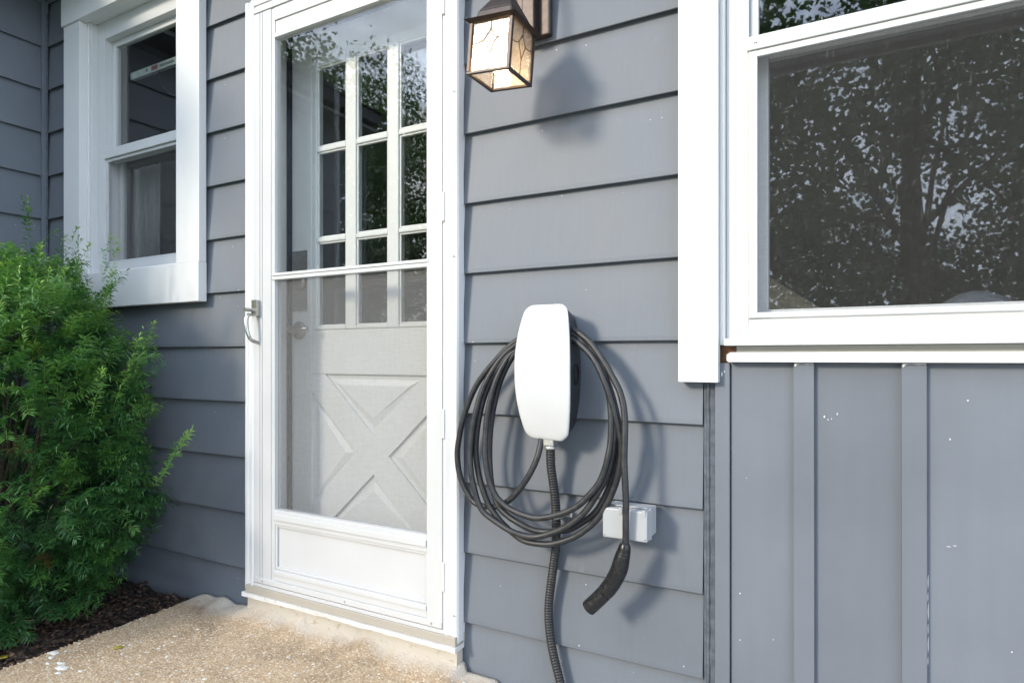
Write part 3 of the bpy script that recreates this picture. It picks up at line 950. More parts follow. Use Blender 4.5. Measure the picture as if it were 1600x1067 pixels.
bm.faces.new([bm.verts.new(c) for c in ((-1.7395, -0.018, 0.3815), (-1.0965, -0.018, 0.3815), (-1.0965, -0.018, 1.166), (-1.7395, -0.018, 1.166))])
put('insect_screen', bm, 'door_screen', sdr)
for x in (-1.795, -1.415, -1.078):
    lathe('screw', [(0.003, 0), (0.003, 0.001), (0.0015, 0.002)], (x, SY0 - 0.0026, 0.128), (0, -1, 0), 'steel', sdr, 10)
for z in (0.27, 0.71, 1.335, 1.93):
    box('hinge', -1.0412, -1.030, -0.0395, -0.0345, z - 0.042, z + 0.042, 'white_metal', sdr, 0.0015)
# latch: plate, push button and pull loop
h_ = empty('door_handle', (-1.815, -0.036, 1.02), sdr)
bm = bmesh.new()
bx(bm, -1.832, -1.808, -0.052, -0.0345, 1.045, 1.100)
bm2 = bm
r = bmesh.ops.create_cone(bm2, cap_ends=True, segments=14, radius1=0.0065, radius2=0.0065, depth=0.030, matrix=Matrix.Translation((-1.836, -0.062, 1.066)) @ Matrix.Rotation(R(90), 4, 'X'))
tube(bm2, catmull([(-1.829, -0.048, 1.052), (-1.834, -0.066, 1.044), (-1.833, -0.072, 1.02), (-1.828, -0.070, 0.985), (-1.823, -0.060, 0.962), (-1.816, -0.036, 0.952)], 5), [0.0052] * 4 + [0.0066] * 14 + [0.006] * 8, 8)
put('latch', bm2, 'steel', sdr, smooth=False, bevel=0.0)
bpy.data.objects.remove(h_)

# ---- entry door behind it
ed = empty('entry_door', (-1.43, 0.12, 0.1), house)
tag(ed, 'white nine-lite entry door with crossbuck panel')
EY = 0.112
EX0, EX1, EZ0, EZ1 = -1.816, -1.034, 0.108, 2.070
cols = [(-1.688, -1.549), (-1.502, -1.363), (-1.316, -1.177)]
rows = [(1.012, 1.312), (1.328, 1.635), (1.653, 1.940)]
PX0, PX1, PZ0, PZ1 = -1.715, -1.140, 0.30, 0.842
def wood(name, x0, x1, z0, z1, y0=EY, y1=EY + 0.04, bevel=0.003):
    return box(name, x0, x1, y0, y1, z0, z1, 'door_white', ed, bevel)
wood('stile', EX0, -1.7155, EZ0, EZ1); wood('stile', -1.1395, EX1, EZ0, EZ1)
wood('top_rail', -1.715, -1.140, 1.975, EZ1); wood('lock_rail', -1.715, -1.140, 0.8425, 0.9995); wood('bottom_rail', -1.715, -1.140, EZ0, 0.2995)
wood('side_bar', -1.715, -1.6995, 1.0, 1.9745, EY + 0.004); wood('side_bar', -1.1565, -1.140, 1.0, 1.9745, EY + 0.004)
# sash of nine lites: continuous verticals, horizontals between them
for a, b in ((-1.699, -1.688), (-1.549, -1.502), (-1.363, -1.316), (-1.177, -1.157)):
    wood('muntin', a, b, 1.0, 1.9745, EY - 0.004, EY + 0.03, 0.004)
for a, b in cols:
    for z0, z1 in ((1.0, 1.012), (1.312, 1.328), (1.635, 1.653), (1.940, 1.9745)):
        wood('muntin', a + 0.0004, b - 0.0004, z0, z1, EY - 0.0035, EY + 0.03, 0.004)
    for z0, z1 in rows:
        frame4('glazing_bead', a + 0.0002, b - 0.0002, z0 + 0.0002, z1 - 0.0002, 0.006, EY + 0.002, EY + 0.0085, 'door_white', ed, 0.002)
        box('pane', a, b, EY + 0.009, EY + 0.012, z0, z1, 'window_glass', ed, 0)
# crossbuck: recessed field, two crossing boards, four raised triangles
wood('field', PX0, PX1, PZ0, PZ1, EY + 0.009, EY + 0.034, 0)
cx_, cz_ = (PX0 + PX1) / 2, (PZ0 + PZ1) / 2
hw, hh = (PX1 - PX0) / 2, (PZ1 - PZ0) / 2
t_ = 0.066
def tri(k, inset):
    if k == 'top':
        return [(cx_ - hw + t_ + inset * 1.9, cz_ + hh - inset), (cx_ + hw - t_ - inset * 1.9, cz_ + hh - inset), (cx_, cz_ + t_ + inset * 1.6)]
    if k == 'bottom':
        return [(cx_ + hw - t_ - inset * 1.9, cz_ - hh + inset), (cx_ - hw + t_ + inset * 1.9, cz_ - hh + inset), (cx_, cz_ - t_ - inset * 1.6)]
    if k == 'left':
        return [(cx_ - hw + inset, cz_ - hh + t_ + inset * 1.9), (cx_ - hw + inset, cz_ + hh - t_ - inset * 1.9), (cx_ - t_ - inset * 1.6, cz_)]
    return [(cx_ + hw - inset, cz_ + hh - t_ - inset * 1.9), (cx_ + hw - inset, cz_ - hh + t_ + inset * 1.9), (cx_ + t_ + inset * 1.6, cz_)]
bm = bmesh.new()                      # the X with the four corners, one board with triangular openings
corner = {'tl': (PX0, PZ1), 'tr': (PX1, PZ1), 'bl': (PX0, PZ0), 'br': (PX1, PZ0)}
T, B, L_, R_ = tri('top', 0), tri('bottom', 0), tri('left', 0), tri('right', 0)
arms = [[corner['tl'], T[0], T[2], L_[2], L_[1]], [corner['tr'], R_[0], R_[2], T[2], T[1]], [corner['br'], B[0], B[2], R_[2], R_[1]], [corner['bl'], L_[0], L_[2], B[2], B[1]], [T[2], R_[2], B[2], L_[2]]]
cache = {}
def vv(p, y):
    key = (round(p[0], 5), round(p[1], 5), y)
    if key not in cache:
        cache[key] = bm.verts.new((p[0], y, p[1]))
    return cache[key]
yf, yb = EY + 0.0002, EY + 0.0088
for arm in arms:
    bm.faces.new([vv(p, yf) for p in arm])
for t3 in (T, B, L_, R_):
    for i in range(3):
        p, q = t3[i], t3[(i + 1) % 3]
        bm.faces.new((vv(p, yf), vv(q, yf), vv(q, yb), vv(p, yb)))
put('crossbuck', bm, 'door_white', ed)
for k in ('top', 'bottom', 'left', 'right'):
    lo, hi = tri(k, 0.016), tri(k, 0.036)
    bm = bmesh.new()
    a = [bm.verts.new((x, EY + 0.0086, z)) for x, z in lo]; b = [bm.verts.new((x, EY + 0.0025, z)) for x, z in hi]
    bm.faces.new(b)
    for i in range(3):
        bm.faces.new((a[i], a[(i + 1) % 3], b[(i + 1) % 3], b[i]))
    put('raised_panel', bm, 'door_white', ed)
box('deadbolt_plate', -1.812, -1.736, EY - 0.004, EY - 0.0003, 1.070, 1.290, 'satin_nickel', ed, 0.004)
lathe('deadbolt', [(0.030, 0), (0.030, 0.008), (0.024, 0.016), (0.010, 0.017)], (-1.768, EY - 0.0045, 1.175), (0, -1, 0), 'satin_nickel', ed, 24)
for z in (1.084, 1.276):
    lathe('screw', [(0.004, 0), (0.003, 0.002)], (-1.746, EY - 0.0045, z), (0, -1, 0), 'steel', ed, 10)
lathe('lever_rose', [(0.032, 0), (0.032, 0.006), (0.026, 0.012), (0.012, 0.014), (0.011, 0.040)], (-1.775, EY - 0.0005, 1.000), (0, -1, 0), 'satin_nickel', ed, 24)
tube_obj('lever', catmull([(-1.775, EY - 0.038, 1.0), (-1.775, EY - 0.050, 1.0), (-1.76, EY - 0.055, 1.001), (-1.70, EY - 0.055, 1.002), (-1.682, EY - 0.05, 1.002)], 4), [0.009] * 9 + [0.0075] * 8, 'satin_nickel', ed, 12)

# ------------------------------------------------------------------ rooms behind the glass
RX0, RX1, RY0, RY1, RZ0, RZ1 = -3.25, 2.5, 0.17, 3.6, 0.02, 2.5
for nm, a in (('interior_floor', (RX0, RX1, 0.095, RY1, RZ0 - 0.05, RZ0)), ('interior_ceiling', (RX0, RX1, 0.095, RY1, RZ1, RZ1 + 0.05)), ('interior_back_wall', (RX0, RX1, RY1, RY1 + 0.05, RZ0, RZ1)), ('interior_end_wall', (RX0 - 0.05, RX0, 0.095, RY1, RZ0, RZ1)), ('interior_end_wall', (RX1, RX1 + 0.05, 0.095, RY1, RZ0, RZ1)), ('interior_partition', (-2.1, -2.05, 0.2, RY1 - 0.01, RZ0, RZ1)), ('interior_partition', (-0.72, -0.67, 0.2, RY1 - 0.01, RZ0, RZ1))):
    tag(box(nm, *a, 'room_floor' if 'floor' in nm else 'room_wall', None, 0), kind='structure')

# curtain drawn to the side of the narrow window
bm = bmesh.new()
N = 46
top, bot = [], []
for i in range(N + 1):
    x = -2.90 + 0.21 * i / N
    y = 0.17 + 0.018 * math.sin(i * 0.95) + 0.006 * math.sin(i * 2.3)
    top.append(bm.verts.new((x, y, 1.76))); bot.append(bm.verts.new((x - 0.01, y + 0.004 * math.sin(i), 1.20)))
for i in range(N):
    bm.faces.new((top[i], top[i + 1], bot[i + 1], bot[i]))
o = put('curtain', bm, 'curtain', smooth=True)
so = o.modifiers.new('thickness', 'SOLIDIFY'); so.thickness = 0.0015
tag(o, 'pale pleated curtain hanging inside the narrow left window', 'curtain')

bl = tag(empty('window_blind', (-2.62, 0.13, 2.12)), 'raised pale blind rail inside the top of the narrow window', 'blind')
box('bottom_rail', -2.86, -2.37, 0.125, 0.145, 2.150, 2.182, 'blind_rail', bl, 0.003)
box('printed_mark', -2.700, -2.655, 0.1238, 0.1247, 2.157, 2.176, 'print_red', bl, 0)
box('printed_mark', -2.49, -2.45, 0.1238, 0.1247, 2.157, 2.176, 'print_red', bl, 0)
box('printed_mark', -2.640, -2.540, 0.1238, 0.1247, 2.161, 2.171, 'print_grey', bl, 0)
lathe('printed_mark', [(0.008, 0), (0.008, 0.0006)], (-2.735, 0.1246, 2.167), (0, -1, 0), 'print_grey', bl, 14)
tube_obj('pull_cord', catmull([(-2.66, 0.135, 2.150), (-2.655, 0.14, 2.10), (-2.61, 0.15, 2.05), (-2.52, 0.16, 2.02), (-2.42, 0.16, 2.02)], 6), 0.0025, 'dark_rubber', bl, 6)

# tan cushion on a seat inside; blue form stands in for a person's reflection
def pillow(name, loc, size, rot, mat, label, dome=False):
    bm = bmesh.new()
    bmesh.ops.create_cube(bm, size=2.0)
    bmesh.ops.subdivide_edges(bm, edges=bm.edges[:], cuts=9, use_grid_fill=True)
    for v in bm.verts:
        x, y, z = v.co
        e = max(0.0, 1 - (abs(x) ** 3.2)) ** 0.5 * max(0.0, 1 - (abs(z) ** 3.2)) ** 0.5
        v.co = Vector((x * (1 - 0.07 * (1 - abs(z)) ** 1), y * (0.08 + 0.92 * e), z * (1 - 0.07 * (1 - abs(x)))))
    if dome:
        for v in bm.verts:
            v.co.z *= math.sqrt(max(0.03, 1 - 0.93 * v.co.x ** 2))
    M = Matrix.Translation(loc) @ Matrix.Rotation(R(rot[1]), 4, 'Y') @ Matrix.Rotation(R(rot[0]), 4, 'X') @ Matrix.Diagonal((size[0] / 2, size[1] / 2, size[2] / 2, 1))
    bmesh.ops.transform(bm, matrix=M, verts=bm.verts)
    return tag(put(name, bm, mat, smooth=True), label, 'cushion')
pillow('cushion', (-0.16, 0.30, 0.90), (0.34, 0.14, 0.34), (-12, 32), 'cushion_tan', 'tan cushion leaning inside the lower corner of the wide window')
pillow('cushion', (0.225, 0.32, 0.875), (0.24, 0.16, 0.42), (-10, 24), 'reflected_blue', 'pale blue rounded form standing in for a person mirrored in the wide window', True)  # shape added in place of a person's reflection in the glass
st = tag(empty('storage_bench', (0.3, 0.5, 0.02)), 'dark wooden seat below the wide window inside the room', 'seat')
box('seat_top', -0.6, 1.4, 0.2, 0.75, 0.70, 0.74, 'shelf_wood', st)
box('seat_base', -0.58, 1.38, 0.24, 0.72, 0.021, 0.699, 'shelf_wood', st)

# bookcase seen dimly through the door lites
bc = tag(empty('bookcase', (-1.40, 1.25, 0.021)), 'dark bookcase of books seen through the door lites', 'bookcase')
box('side_panel', -1.95, -1.92, 1.1, 1.4, 0.021, 2.1, 'shelf_wood', bc); box('side_panel', -0.80, -0.77, 1.1, 1.4, 0.021, 2.1, 'shelf_wood', bc)
box('back_panel', -1.92, -0.80, 1.385, 1.399, 0.021, 2.1, 'shelf_wood', bc)
for z in (0.1, 0.45, 0.80, 1.15, 1.50, 1.85):
    box('shelf', -1.9195, -0.8005, 1.1, 1.384, z, z + 0.022, 'shelf_wood', bc)
k = 0
for z in (0.822, 1.172, 1.522):
    x = -1.90
    while x < -0.86:
        w = rng.uniform(0.018, 0.045); hgt = rng.uniform(0.19, 0.29)
        b_ = box('book', x, x + w, 1.12 + rng.uniform(0, 0.03), 1.33, z + 0.0005, z + hgt, 'book_%d' % rng.randrange(6), None, 0.001)
        k += 1
        tag(b_, 'book standing on the %s shelf of the bookcase behind the door lites' % {0.822: 'lower', 1.172: 'middle', 1.522: 'upper'}[z], 'book', 'books on the %s shelf' % {0.822: 'lower', 1.172: 'middle', 1.522: 'upper'}[z])
        x += w + rng.choice([0.001, 0.001, 0.03])

CABLE_PATH = [(-0.705,-0.07,0.694),(-0.706,-0.075,0.673),(-0.712,-0.085,0.639),(-0.735,-0.088,0.593),(-0.774,-0.085,0.544),(-0.805,-0.08,0.518),(-0.839,-0.072,0.502),(-0.879,-0.066,0.497),(-0.916,-0.062,0.504),(-0.947,-0.06,0.539),(-0.964,-0.06,0.577),(-0.971,-0.06,0.621),(-0.968,-0.06,0.662),(-0.949,-0.06,0.738),(-0.911,-0.058,0.822),(-0.855,-0.055,0.888),(-0.803,-0.05,0.936),(-0.747,-0.045,0.966),(-0.688,-0.045,0.978),(-0.634,-0.045,0.967),(-0.587,-0.06,0.937),(-0.553,-0.07,0.9),(-0.53,-0.078,0.86),(-0.516,-0.085,0.806),(-0.509,-0.09,0.753),(-0.509,-0.095,0.699),(-0.513,-0.1,0.666),(-0.522,-0.1,0.632),(-0.537,-0.1,0.598),(-0.562,-0.1,0.567),(-0.593,-0.1,0.537),(-0.635,-0.1,0.514),(-0.697,-0.1,0.495),(-0.738,-0.1,0.497),(-0.777,-0.1,0.507),(-0.806,-0.1,0.522),(-0.829,-0.1,0.545),(-0.847,-0.1,0.585),(-0.857,-0.098,0.635),(-0.859,-0.095,0.668),(-0.856,-0.09,0.745),(-0.839,-0.08,0.83),(-0.81,-0.065,0.895),(-0.784,-0.055,0.922),(-0.741,-0.05,0.956),(-0.685,-0.05,0.966),(-0.628,-0.055,0.955),(-0.586,-0.062,0.927),(-0.551,-0.07,0.889),(-0.526,-0.075,0.841),(-0.508,-0.08,0.787),(-0.501,-0.085,0.737),(-0.505,-0.09,0.684),(-0.511,-0.09,0.648),(-0.526,-0.09,0.604),(-0.55,-0.09,0.563),(-0.575,-0.09,0.525),(-0.607,-0.09,0.495),(-0.646,-0.09,0.469),(-0.702,-0.092,0.446),(-0.74,-0.095,0.443),(-0.78,-0.1,0.452),(-0.823,-0.1,0.47),(-0.86,-0.1,0.49),(-0.878,-0.1,0.514),(-0.892,-0.1,0.555),(-0.901,-0.1,0.597),(-0.906,-0.095,0.657),(-0.895,-0.09,0.743),(-0.871,-0.08,0.826),(-0.828,-0.065,0.898),(-0.789,-0.06,0.931),(-0.735,-0.062,0.962),(-0.68,-0.062,0.974),(-0.625,-0.062,0.963),(-0.58,-0.066,0.925),(-0.545,-0.068,0.878),(-0.521,-0.07,0.827),(-0.505,-0.07,0.774),(-0.497,-0.07,0.728),(-0.501,-0.07,0.684),(-0.505,-0.07,0.639),(-0.521,-0.07,0.588),(-0.54,-0.07,0.546),(-0.561,-0.07,0.516),(-0.59,-0.07,0.492),(-0.632,-0.07,0.467),(-0.695,-0.075,0.455),(-0.729,-0.078,0.457),(-0.762,-0.08,0.468),(-0.799,-0.078,0.483),(-0.83,-0.075,0.506),(-0.849,-0.072,0.544),(-0.858,-0.07,0.588),(-0.862,-0.068,0.656),(-0.855,-0.066,0.743),(-0.835,-0.062,0.829),(-0.803,-0.06,0.893),(-0.778,-0.06,0.915),(-0.73,-0.065,0.942),(-0.677,-0.068,0.951),(-0.623,-0.07,0.947),(-0.586,-0.075,0.925),(-0.553,-0.082,0.891),(-0.526,-0.088,0.841),(-0.506,-0.09,0.788),(-0.492,-0.09,0.738),(-0.484,-0.088,0.687),(-0.489,-0.085,0.643),(-0.501,-0.082,0.598),(-0.52,-0.08,0.553),(-0.542,-0.08,0.515),(-0.573,-0.08,0.482),(-0.612,-0.08,0.453),(-0.66,-0.082,0.432),(-0.698,-0.084,0.425),(-0.746,-0.084,0.426),(-0.78,-0.084,0.441),(-0.815,-0.084,0.465),(-0.84,-0.084,0.489),(-0.858,-0.084,0.513),(-0.876,-0.084,0.554),(-0.89,-0.082,0.596),(-0.898,-0.08,0.655),(-0.888,-0.078,0.742),(-0.864,-0.07,0.826),(-0.823,-0.062,0.891),(-0.788,-0.056,0.926),(-0.735,-0.055,0.976),(-0.682,-0.058,0.986),(-0.625,-0.062,0.973),(-0.574,-0.072,0.941),(-0.534,-0.08,0.894),(-0.508,-0.085,0.854),(-0.489,-0.09,0.822),(-0.477,-0.095,0.785),(-0.472,-0.1,0.745),(-0.471,-0.105,0.703),(-0.471,-0.108,0.661),(-0.468,-0.11,0.607),(-0.466,-0.11,0.565),(-0.467,-0.108,0.522),(-0.468,-0.105,0.479),(-0.47,-0.104,0.459)]
CONDUIT_PATH = [(-0.684,-0.06,0.684),(-0.684,-0.06,0.672),(-0.686,-0.052,0.617),(-0.683,-0.04,0.557),(-0.682,-0.03,0.496),(-0.686,-0.022,0.41),(-0.696,-0.02,0.34),(-0.707,-0.02,0.254),(-0.707,-0.02,0.195),(-0.697,-0.02,0.129),(-0.676,-0.022,0.059),(-0.664,-0.025,0.021),(-0.653,-0.03,-0.015)]
PLUG_PATH = [(-0.47,-0.104,0.465),(-0.473,-0.103,0.447),(-0.478,-0.103,0.428),(-0.486,-0.102,0.399),(-0.503,-0.1,0.365),(-0.525,-0.1,0.335),(-0.563,-0.1,0.294)]
# ------------------------------------------------------------------ wall lantern
LCX, LCY = -0.764, -0.178
lan = tag(empty('wall_lantern', (-0.757, -0.02, 1.75)), 'lit bronze lantern with leaded glass panels above the charger', 'lantern')
HB, ZB, ZT = 0.059, 1.584, 1.706
tilt = Matrix.Translation((LCX + 0.008, LCY, 1.72)) @ Matrix.Rotation(R(5.0), 4, 'Y') @ Matrix.Translation((-(LCX + 0.008), -LCY, -1.72))
def lput(name, bm, mat, bevel=0.0, smooth=False, parent=None):
    bmesh.ops.transform(bm, matrix=tilt, verts=bm.verts)
    return put(name, bm, mat, parent or lan, smooth=smooth, bevel=bevel)
cx, cy = LCX + 0.008, LCY
for sx_ in (-1, 1):
    for sy_ in (-1, 1):
        bm = bmesh.new()
        x, y = cx + sx_ * (HB - 0.0035), cy + sy_ * (HB - 0.0035)
        bx(bm, x - 0.0045, x + 0.0045, y - 0.0045, y + 0.0045, ZB + 0.006, ZT)
        lput('post', bm, 'bronze', 0.001)
bm = bmesh.new()
for (x0, x1, y0, y1) in ((-HB - 0.001, HB + 0.001, -HB - 0.001, -HB + 0.008), (-HB - 0.001, HB + 0.001, HB - 0.008, HB + 0.001), (-HB - 0.001, -HB + 0.008, -HB + 0.0081, HB - 0.0081), (HB - 0.008, HB + 0.001, -HB + 0.0081, HB - 0.0081)):
    bx(bm, cx + x0, cx + x1, cy + y0, cy + y1, ZB, ZB + 0.0058)
lput('bottom_frame', bm, 'bronze', 0.0008)
def frustum(bm, h0, z0, h1, z1):
    a = [bm.verts.new((cx + sx_ * h0, cy + sy_ * h0, z0)) for sx_, sy_ in ((-1, -1), (1, -1), (1, 1), (-1, 1))]
    b = [bm.verts.new((cx + sx_ * h1, cy + sy_ * h1, z1)) for sx_, sy_ in ((-1, -1), (1, -1), (1, 1), (-1, 1))]
    bm.faces.new(a[::-1]); bm.faces.new(b)
    for i in range(4):
        bm.faces.new((a[i], a[(i + 1) % 4], b[(i + 1) % 4], b[i]))
bm = bmesh.new(); frustum(bm, 0.062, ZT, 0.072, ZT + 0.006); lput('roof_rim', bm, 'bronze', 0.0008)
bm = bmesh.new(); frustum(bm, 0.051, ZT + 0.0062, 0.047, ZT + 0.034); lput('roof_cap', bm, 'bronze', 0.004)
bm = bmesh.new(); frustum(bm, 0.046, ZT + 0.0342, 0.016, ZT + 0.085); lput('roof_peak', bm, 'bronze', 0.003)
# glass panels with leaded diamonds
for ax, sg in (('x', -1), ('x', 1), ('y', -1), ('y', 1)):
    bm = bmesh.new()
    w = HB - 0.0082
    if ax == 'y':
        bx(bm, cx - w, cx + w, cy + sg * (HB - 0.0045) - 0.0011, cy + sg * (HB - 0.0045) + 0.0011, ZB + 0.006, ZT - 0.0002)
    else:
        bx(bm, cx + sg * (HB - 0.0045) - 0.0011, cx + sg * (HB - 0.0045) + 0.0011, cy - w, cy + w, ZB + 0.006, ZT - 0.0002)
    g = lput('glass_panel', bm, 'lantern_glass')
    bm = bmesh.new()
    off = HB - 0.0022
    def P2(a, z):
        return Vector((cx + a, cy + sg * off, z)) if ax == 'y' else Vector((cx + sg * off, cy + a, z))
    zc = (ZB + ZT) / 2 + 0.014
    D_ = [(0, zc + 0.026), (0.017, zc + 0.004), (0.0, zc - 0.030), (-0.017, zc + 0.004)]
    for i in range(4):
        tube(bm, [P2(*D_[i]), P2(*D_[(i + 1) % 4])], 0.0012, 6)
    tube(bm, [P2(0, ZT), P2(0.001, zc + 0.026)], 0.0010, 6)
    tube(bm, [P2(0, zc - 0.030), P2(-0.001, ZB + 0.006)], 0.0010, 6)
    tube(bm, [P2(-0.017, zc + 0.004), P2(-0.030, zc - 0.002), P2(-0.052, zc - 0.004)], 0.0010, 6)
    tube(bm, [P2(0.017, zc + 0.004), P2(0.030, zc + 0.004), P2(0.052, zc + 0.008)], 0.0010, 6)
    bmesh.ops.transform(bm, matrix=tilt, verts=bm.verts)
    c_ = put('lead_came', bm, 'lead_came', g, smooth=True)
# bulb with its light
bm = bmesh.new()
rings = []
for rr, hh_ in ((0.0005, 0.0), (0.012, 0.003), (0.019, 0.011), (0.0215, 0.022), (0.019, 0.034), (0.013, 0.046), (0.011, 0.056)):
    rings.append([bm.verts.new((cx + rr * math.cos(k * math.pi / 8), cy + rr * math.sin(k * math.pi / 8), ZB + 0.014 + hh_)) for k in range(16)])
for a, b in zip(rings, rings[1:]):
    for k in range(16):
        bm.faces.new((a[k], a[(k + 1) % 16], b[(k + 1) % 16], b[k]))
bm.faces.new(rings[-1]); bm.faces.new(rings[0][::-1])
lput('bulb', bm, 'bulb_glow', smooth=True)
bm = bmesh.new()
bmesh.ops.create_cone(bm, cap_ends=True, segments=16, radius1=0.0125, radius2=0.0125, depth=0.050, matrix=Matrix.Translation((cx, cy, ZT - 0.0255)))
lput('lamp_socket', bm, 'bronze', 0.001)
# back plate, upright and arm
box('backplate', -0.806, -0.704, -0.022, -0.001, 1.757, 2.02, 'bronze', lan, 0.006, 3)
box('upright', -0.776, -0.738, -0.047, -0.0225, 1.762, 2.00, 'bronze', lan, 0.004)
tube_obj('arm', catmull([(-0.757, -0.035, 1.93), (-0.757, -0.07, 1.965), (-0.757, -0.13, 1.955), (-0.757, -0.170, 1.90), (-0.757, -0.178, 1.84), (-0.7572, -0.178, 1.785)], 6), 0.008, 'bronze', lan, 10)

# ------------------------------------------------------------------ wall charger
ch = tag(empty('wall_charger', (-0.686, 0.0, 0.692)), 'white and black wall charger mounted on the grey siding', 'charger')
CXC, CZB, CZT = -0.686, 0.692, 1.036
def half_width(t):                      # t: 0 bottom .. 1 top
    return 0.0775 * (1 - 0.27 * abs((t - 0.50) / 0.5) ** 2.3)
def face_depth(t):
    return 0.112 - 0.034 * abs((t - 0.52) / 0.52) ** 2.0
def outline(inset, corner=0.020, n_arc=6):
    """closed outline of the unit in (x, z): bowed sides, rounded corners"""
    ts = np.linspace(0.0, 1.0, 25)
    top, bot = CZT - inset, CZB + inset
    right = []
    for t in ts:
        z = bot + (top - bot) * t
        right.append((half_width(t) - inset, z))
    def rnd(z, w):
        d = min(z - bot, top - z)
        if d < corner:
            return w - corner + math.sqrt(max(0, corner ** 2 - (corner - d) ** 2))
        return w
    zs = sorted(set([z for _, z in right] + [bot + corner * (1 - math.cos(a)) for a in np.linspace(0, math.pi / 2, n_arc)] + [top - corner * (1 - math.cos(a)) for a in np.linspace(0, math.pi / 2, n_arc)]))
    pr = []
    for z in zs:
        t = (z - bot) / (top - bot)
        pr.append((rnd(z, half_width(t) - inset), z))
    # bowed lower edge
    pts = [(CXC + w, z - 0.005 * (1 - (w / 0.06) ** 2) * (1 if z < bot + 0.001 else 0)) for w, z in pr] + [(CXC - w, z) for w, z in reversed(pr)]
    return pts
def shell(name, inset0, d0, inset1, d1, mat, follow0, follow1, bev=0.0):
    """solid between a back outline (inset0 at depth d0) and a front outline (inset1 at depth offset d1)"""
    bm = bmesh.new()
    A, B_ = outline(inset0), outline(inset1)
    def y_at(z, d, follow):
        t = (z - CZB) / (CZT - CZB)
        return -(face_depth(t) - d) if follow else -d
    a = [bm.verts.new((x, y_at(z, d0, follow0), z)) for x, z in A]
    b = [bm.verts.new((x, y_at(z, d1, follow1), z)) for x, z in B_]
    k = len(a)
    for i in range(k):
        bm.faces.new((a[i], a[(i + 1) % k], b[(i + 1) % k], b[i]))
    return bm, a, b
# body: black tub tapering to the wall
bm, a, b = shell('body', 0.016, 0.001, 0.002, 0.008, 'charger_black', False, True)
bm.faces.new(a[::-1])
half = len(b) // 2
for i in range(half - 1):
    bm.faces.new((b[i], b[i + 1], b[len(b) - 2 - i], b[len(b) - 1 - i]))
body = put('body', bm, 'charger_black', ch, smooth=False)
# face plate: softly bowed sheet of white glass with rolled rim
bm = bmesh.new()
levels = [(0.0010, 0.0075), (0.0, 0.0045), (0.0008, 0.0018), (0.0035, 0.0003), (0.010, 0.0)]
prev = None
for ins, d in levels:
    ring = [bm.verts.new((x, -(face_depth((z - CZB) / (CZT - CZB)) - d), z)) for x, z in outline(ins)]
    if prev:
        k = len(ring)
        for i in range(k):
            bm.faces.new((prev[i], prev[(i + 1) % k], ring[(i + 1) % k], ring[i]))
    else:
        first = ring
    prev = ring
half = len(prev) // 2
for i in range(half - 1):
    bm.faces.new((prev[i], prev[i + 1], prev[len(prev) - 2 - i], prev[len(prev) - 1 - i]))
put('face_plate', bm, 'charger_white', ch, smooth=True)
# plug dock in the flank
bm = bmesh.new()
k = 24
rimv, inn = [], []
for i in range(k):
    a_ = 2 * math.pi * i / k
    yy, zz = -0.052 + 0.014 * math.cos(a_), 0.857 + 0.026 * math.sin(a_)
    rimv.append(bm.verts.new((CXC + 0.0745, yy, zz)))
    inn.append(bm.verts.new((CXC + 0.0735, -0.052 + 0.0115 * math.cos(a_), 0.857 + 0.0235 * math.sin(a_))))
ou = [bm.verts.new((CXC + 0.066, v.co.y, v.co.z)) for v in rimv]
for i in range(k):
    j = (i + 1) % k
    bm.faces.new((rimv[i], rimv[j], inn[j], inn[i])); bm.faces.new((ou[i], ou[j], rimv[j], rimv[i]))
bm.faces.new([bm.verts.new((CXC + 0.070, v.co.y, v.co.z)) for v in inn])
put('plug_dock', bm, 'charger_black', ch, smooth=False)
fit = empty('conduit_fitting', (-0.684, -0.06, 0.68), ch)
box('fitting_body', -0.699, -0.669, -0.075, -0.045, 0.674, 0.698, 'zinc', fit, 0.003)
lathe('locknut', [(0.0165, 0), (0.0175, 0.002), (0.0175, 0.006), (0.0165, 0.008)], (-0.684, -0.06, 0.6655), (0, 0, 1), 'zinc', fit, 8)

# ------------------------------------------------------------------ charging cable with its plug
cb = tag(empty('charging_cable', (-0.69, -0.07, 0.43)), 'black charging cable looped in coils around the wall charger', 'cable')
pts = catmull(CABLE_PATH, 6)
tube_obj('cable', pts, 0.0080, 'cable_rubber', cb, 12)
pp = catmull(PLUG_PATH, 8)
hd = empty('plug', PLUG_PATH[0], cb)
L_n = len(pp)
def prof(i):
    t = i / (L_n - 1)
    if t < 0.10: return 0.0092 + 0.004 * (t / 0.10)
    if t < 0.235: return 0.0132 + 0.0022 * ((t - 0.10) / 0.135)
    if t < 0.26: return 0.0158
    if t < 0.45: return 0.0158 + 0.0026 * ((t - 0.26) / 0.19)
    if t < 0.80: return 0.0184 - 0.0004 * ((t - 0.45) / 0.35)
    if t < 0.83: return 0.0172
    return 0.0176 - 0.0008 * ((t - 0.83) / 0.17)
split = int(L_n * 0.245)
tube_obj('strain_relief', pp[:split + 1], [1.1 * prof(i) for i in range(split + 1)], 'plug_black', hd, 18)
tube_obj('grip', pp[split:int(L_n * 0.82)], [1.1 * prof(i) for i in range(split, int(L_n * 0.82))], 'plug_black', hd, 20)
tip = pp[int(L_n * 0.82) - 1:]
bm = bmesh.new()
tube(bm, tip, [0.0187] + [0.0189] * (len(tip) - 1), 20, cap=False)
d_ = (pp[-1] - pp[-2]).normalized()
tube(bm, [pp[-1] + d_ * 0.0005, pp[-1] - d_ * 0.012], [0.0165, 0.0165], 20)
put('nozzle', bm, 'plug_black', hd, smooth=False)
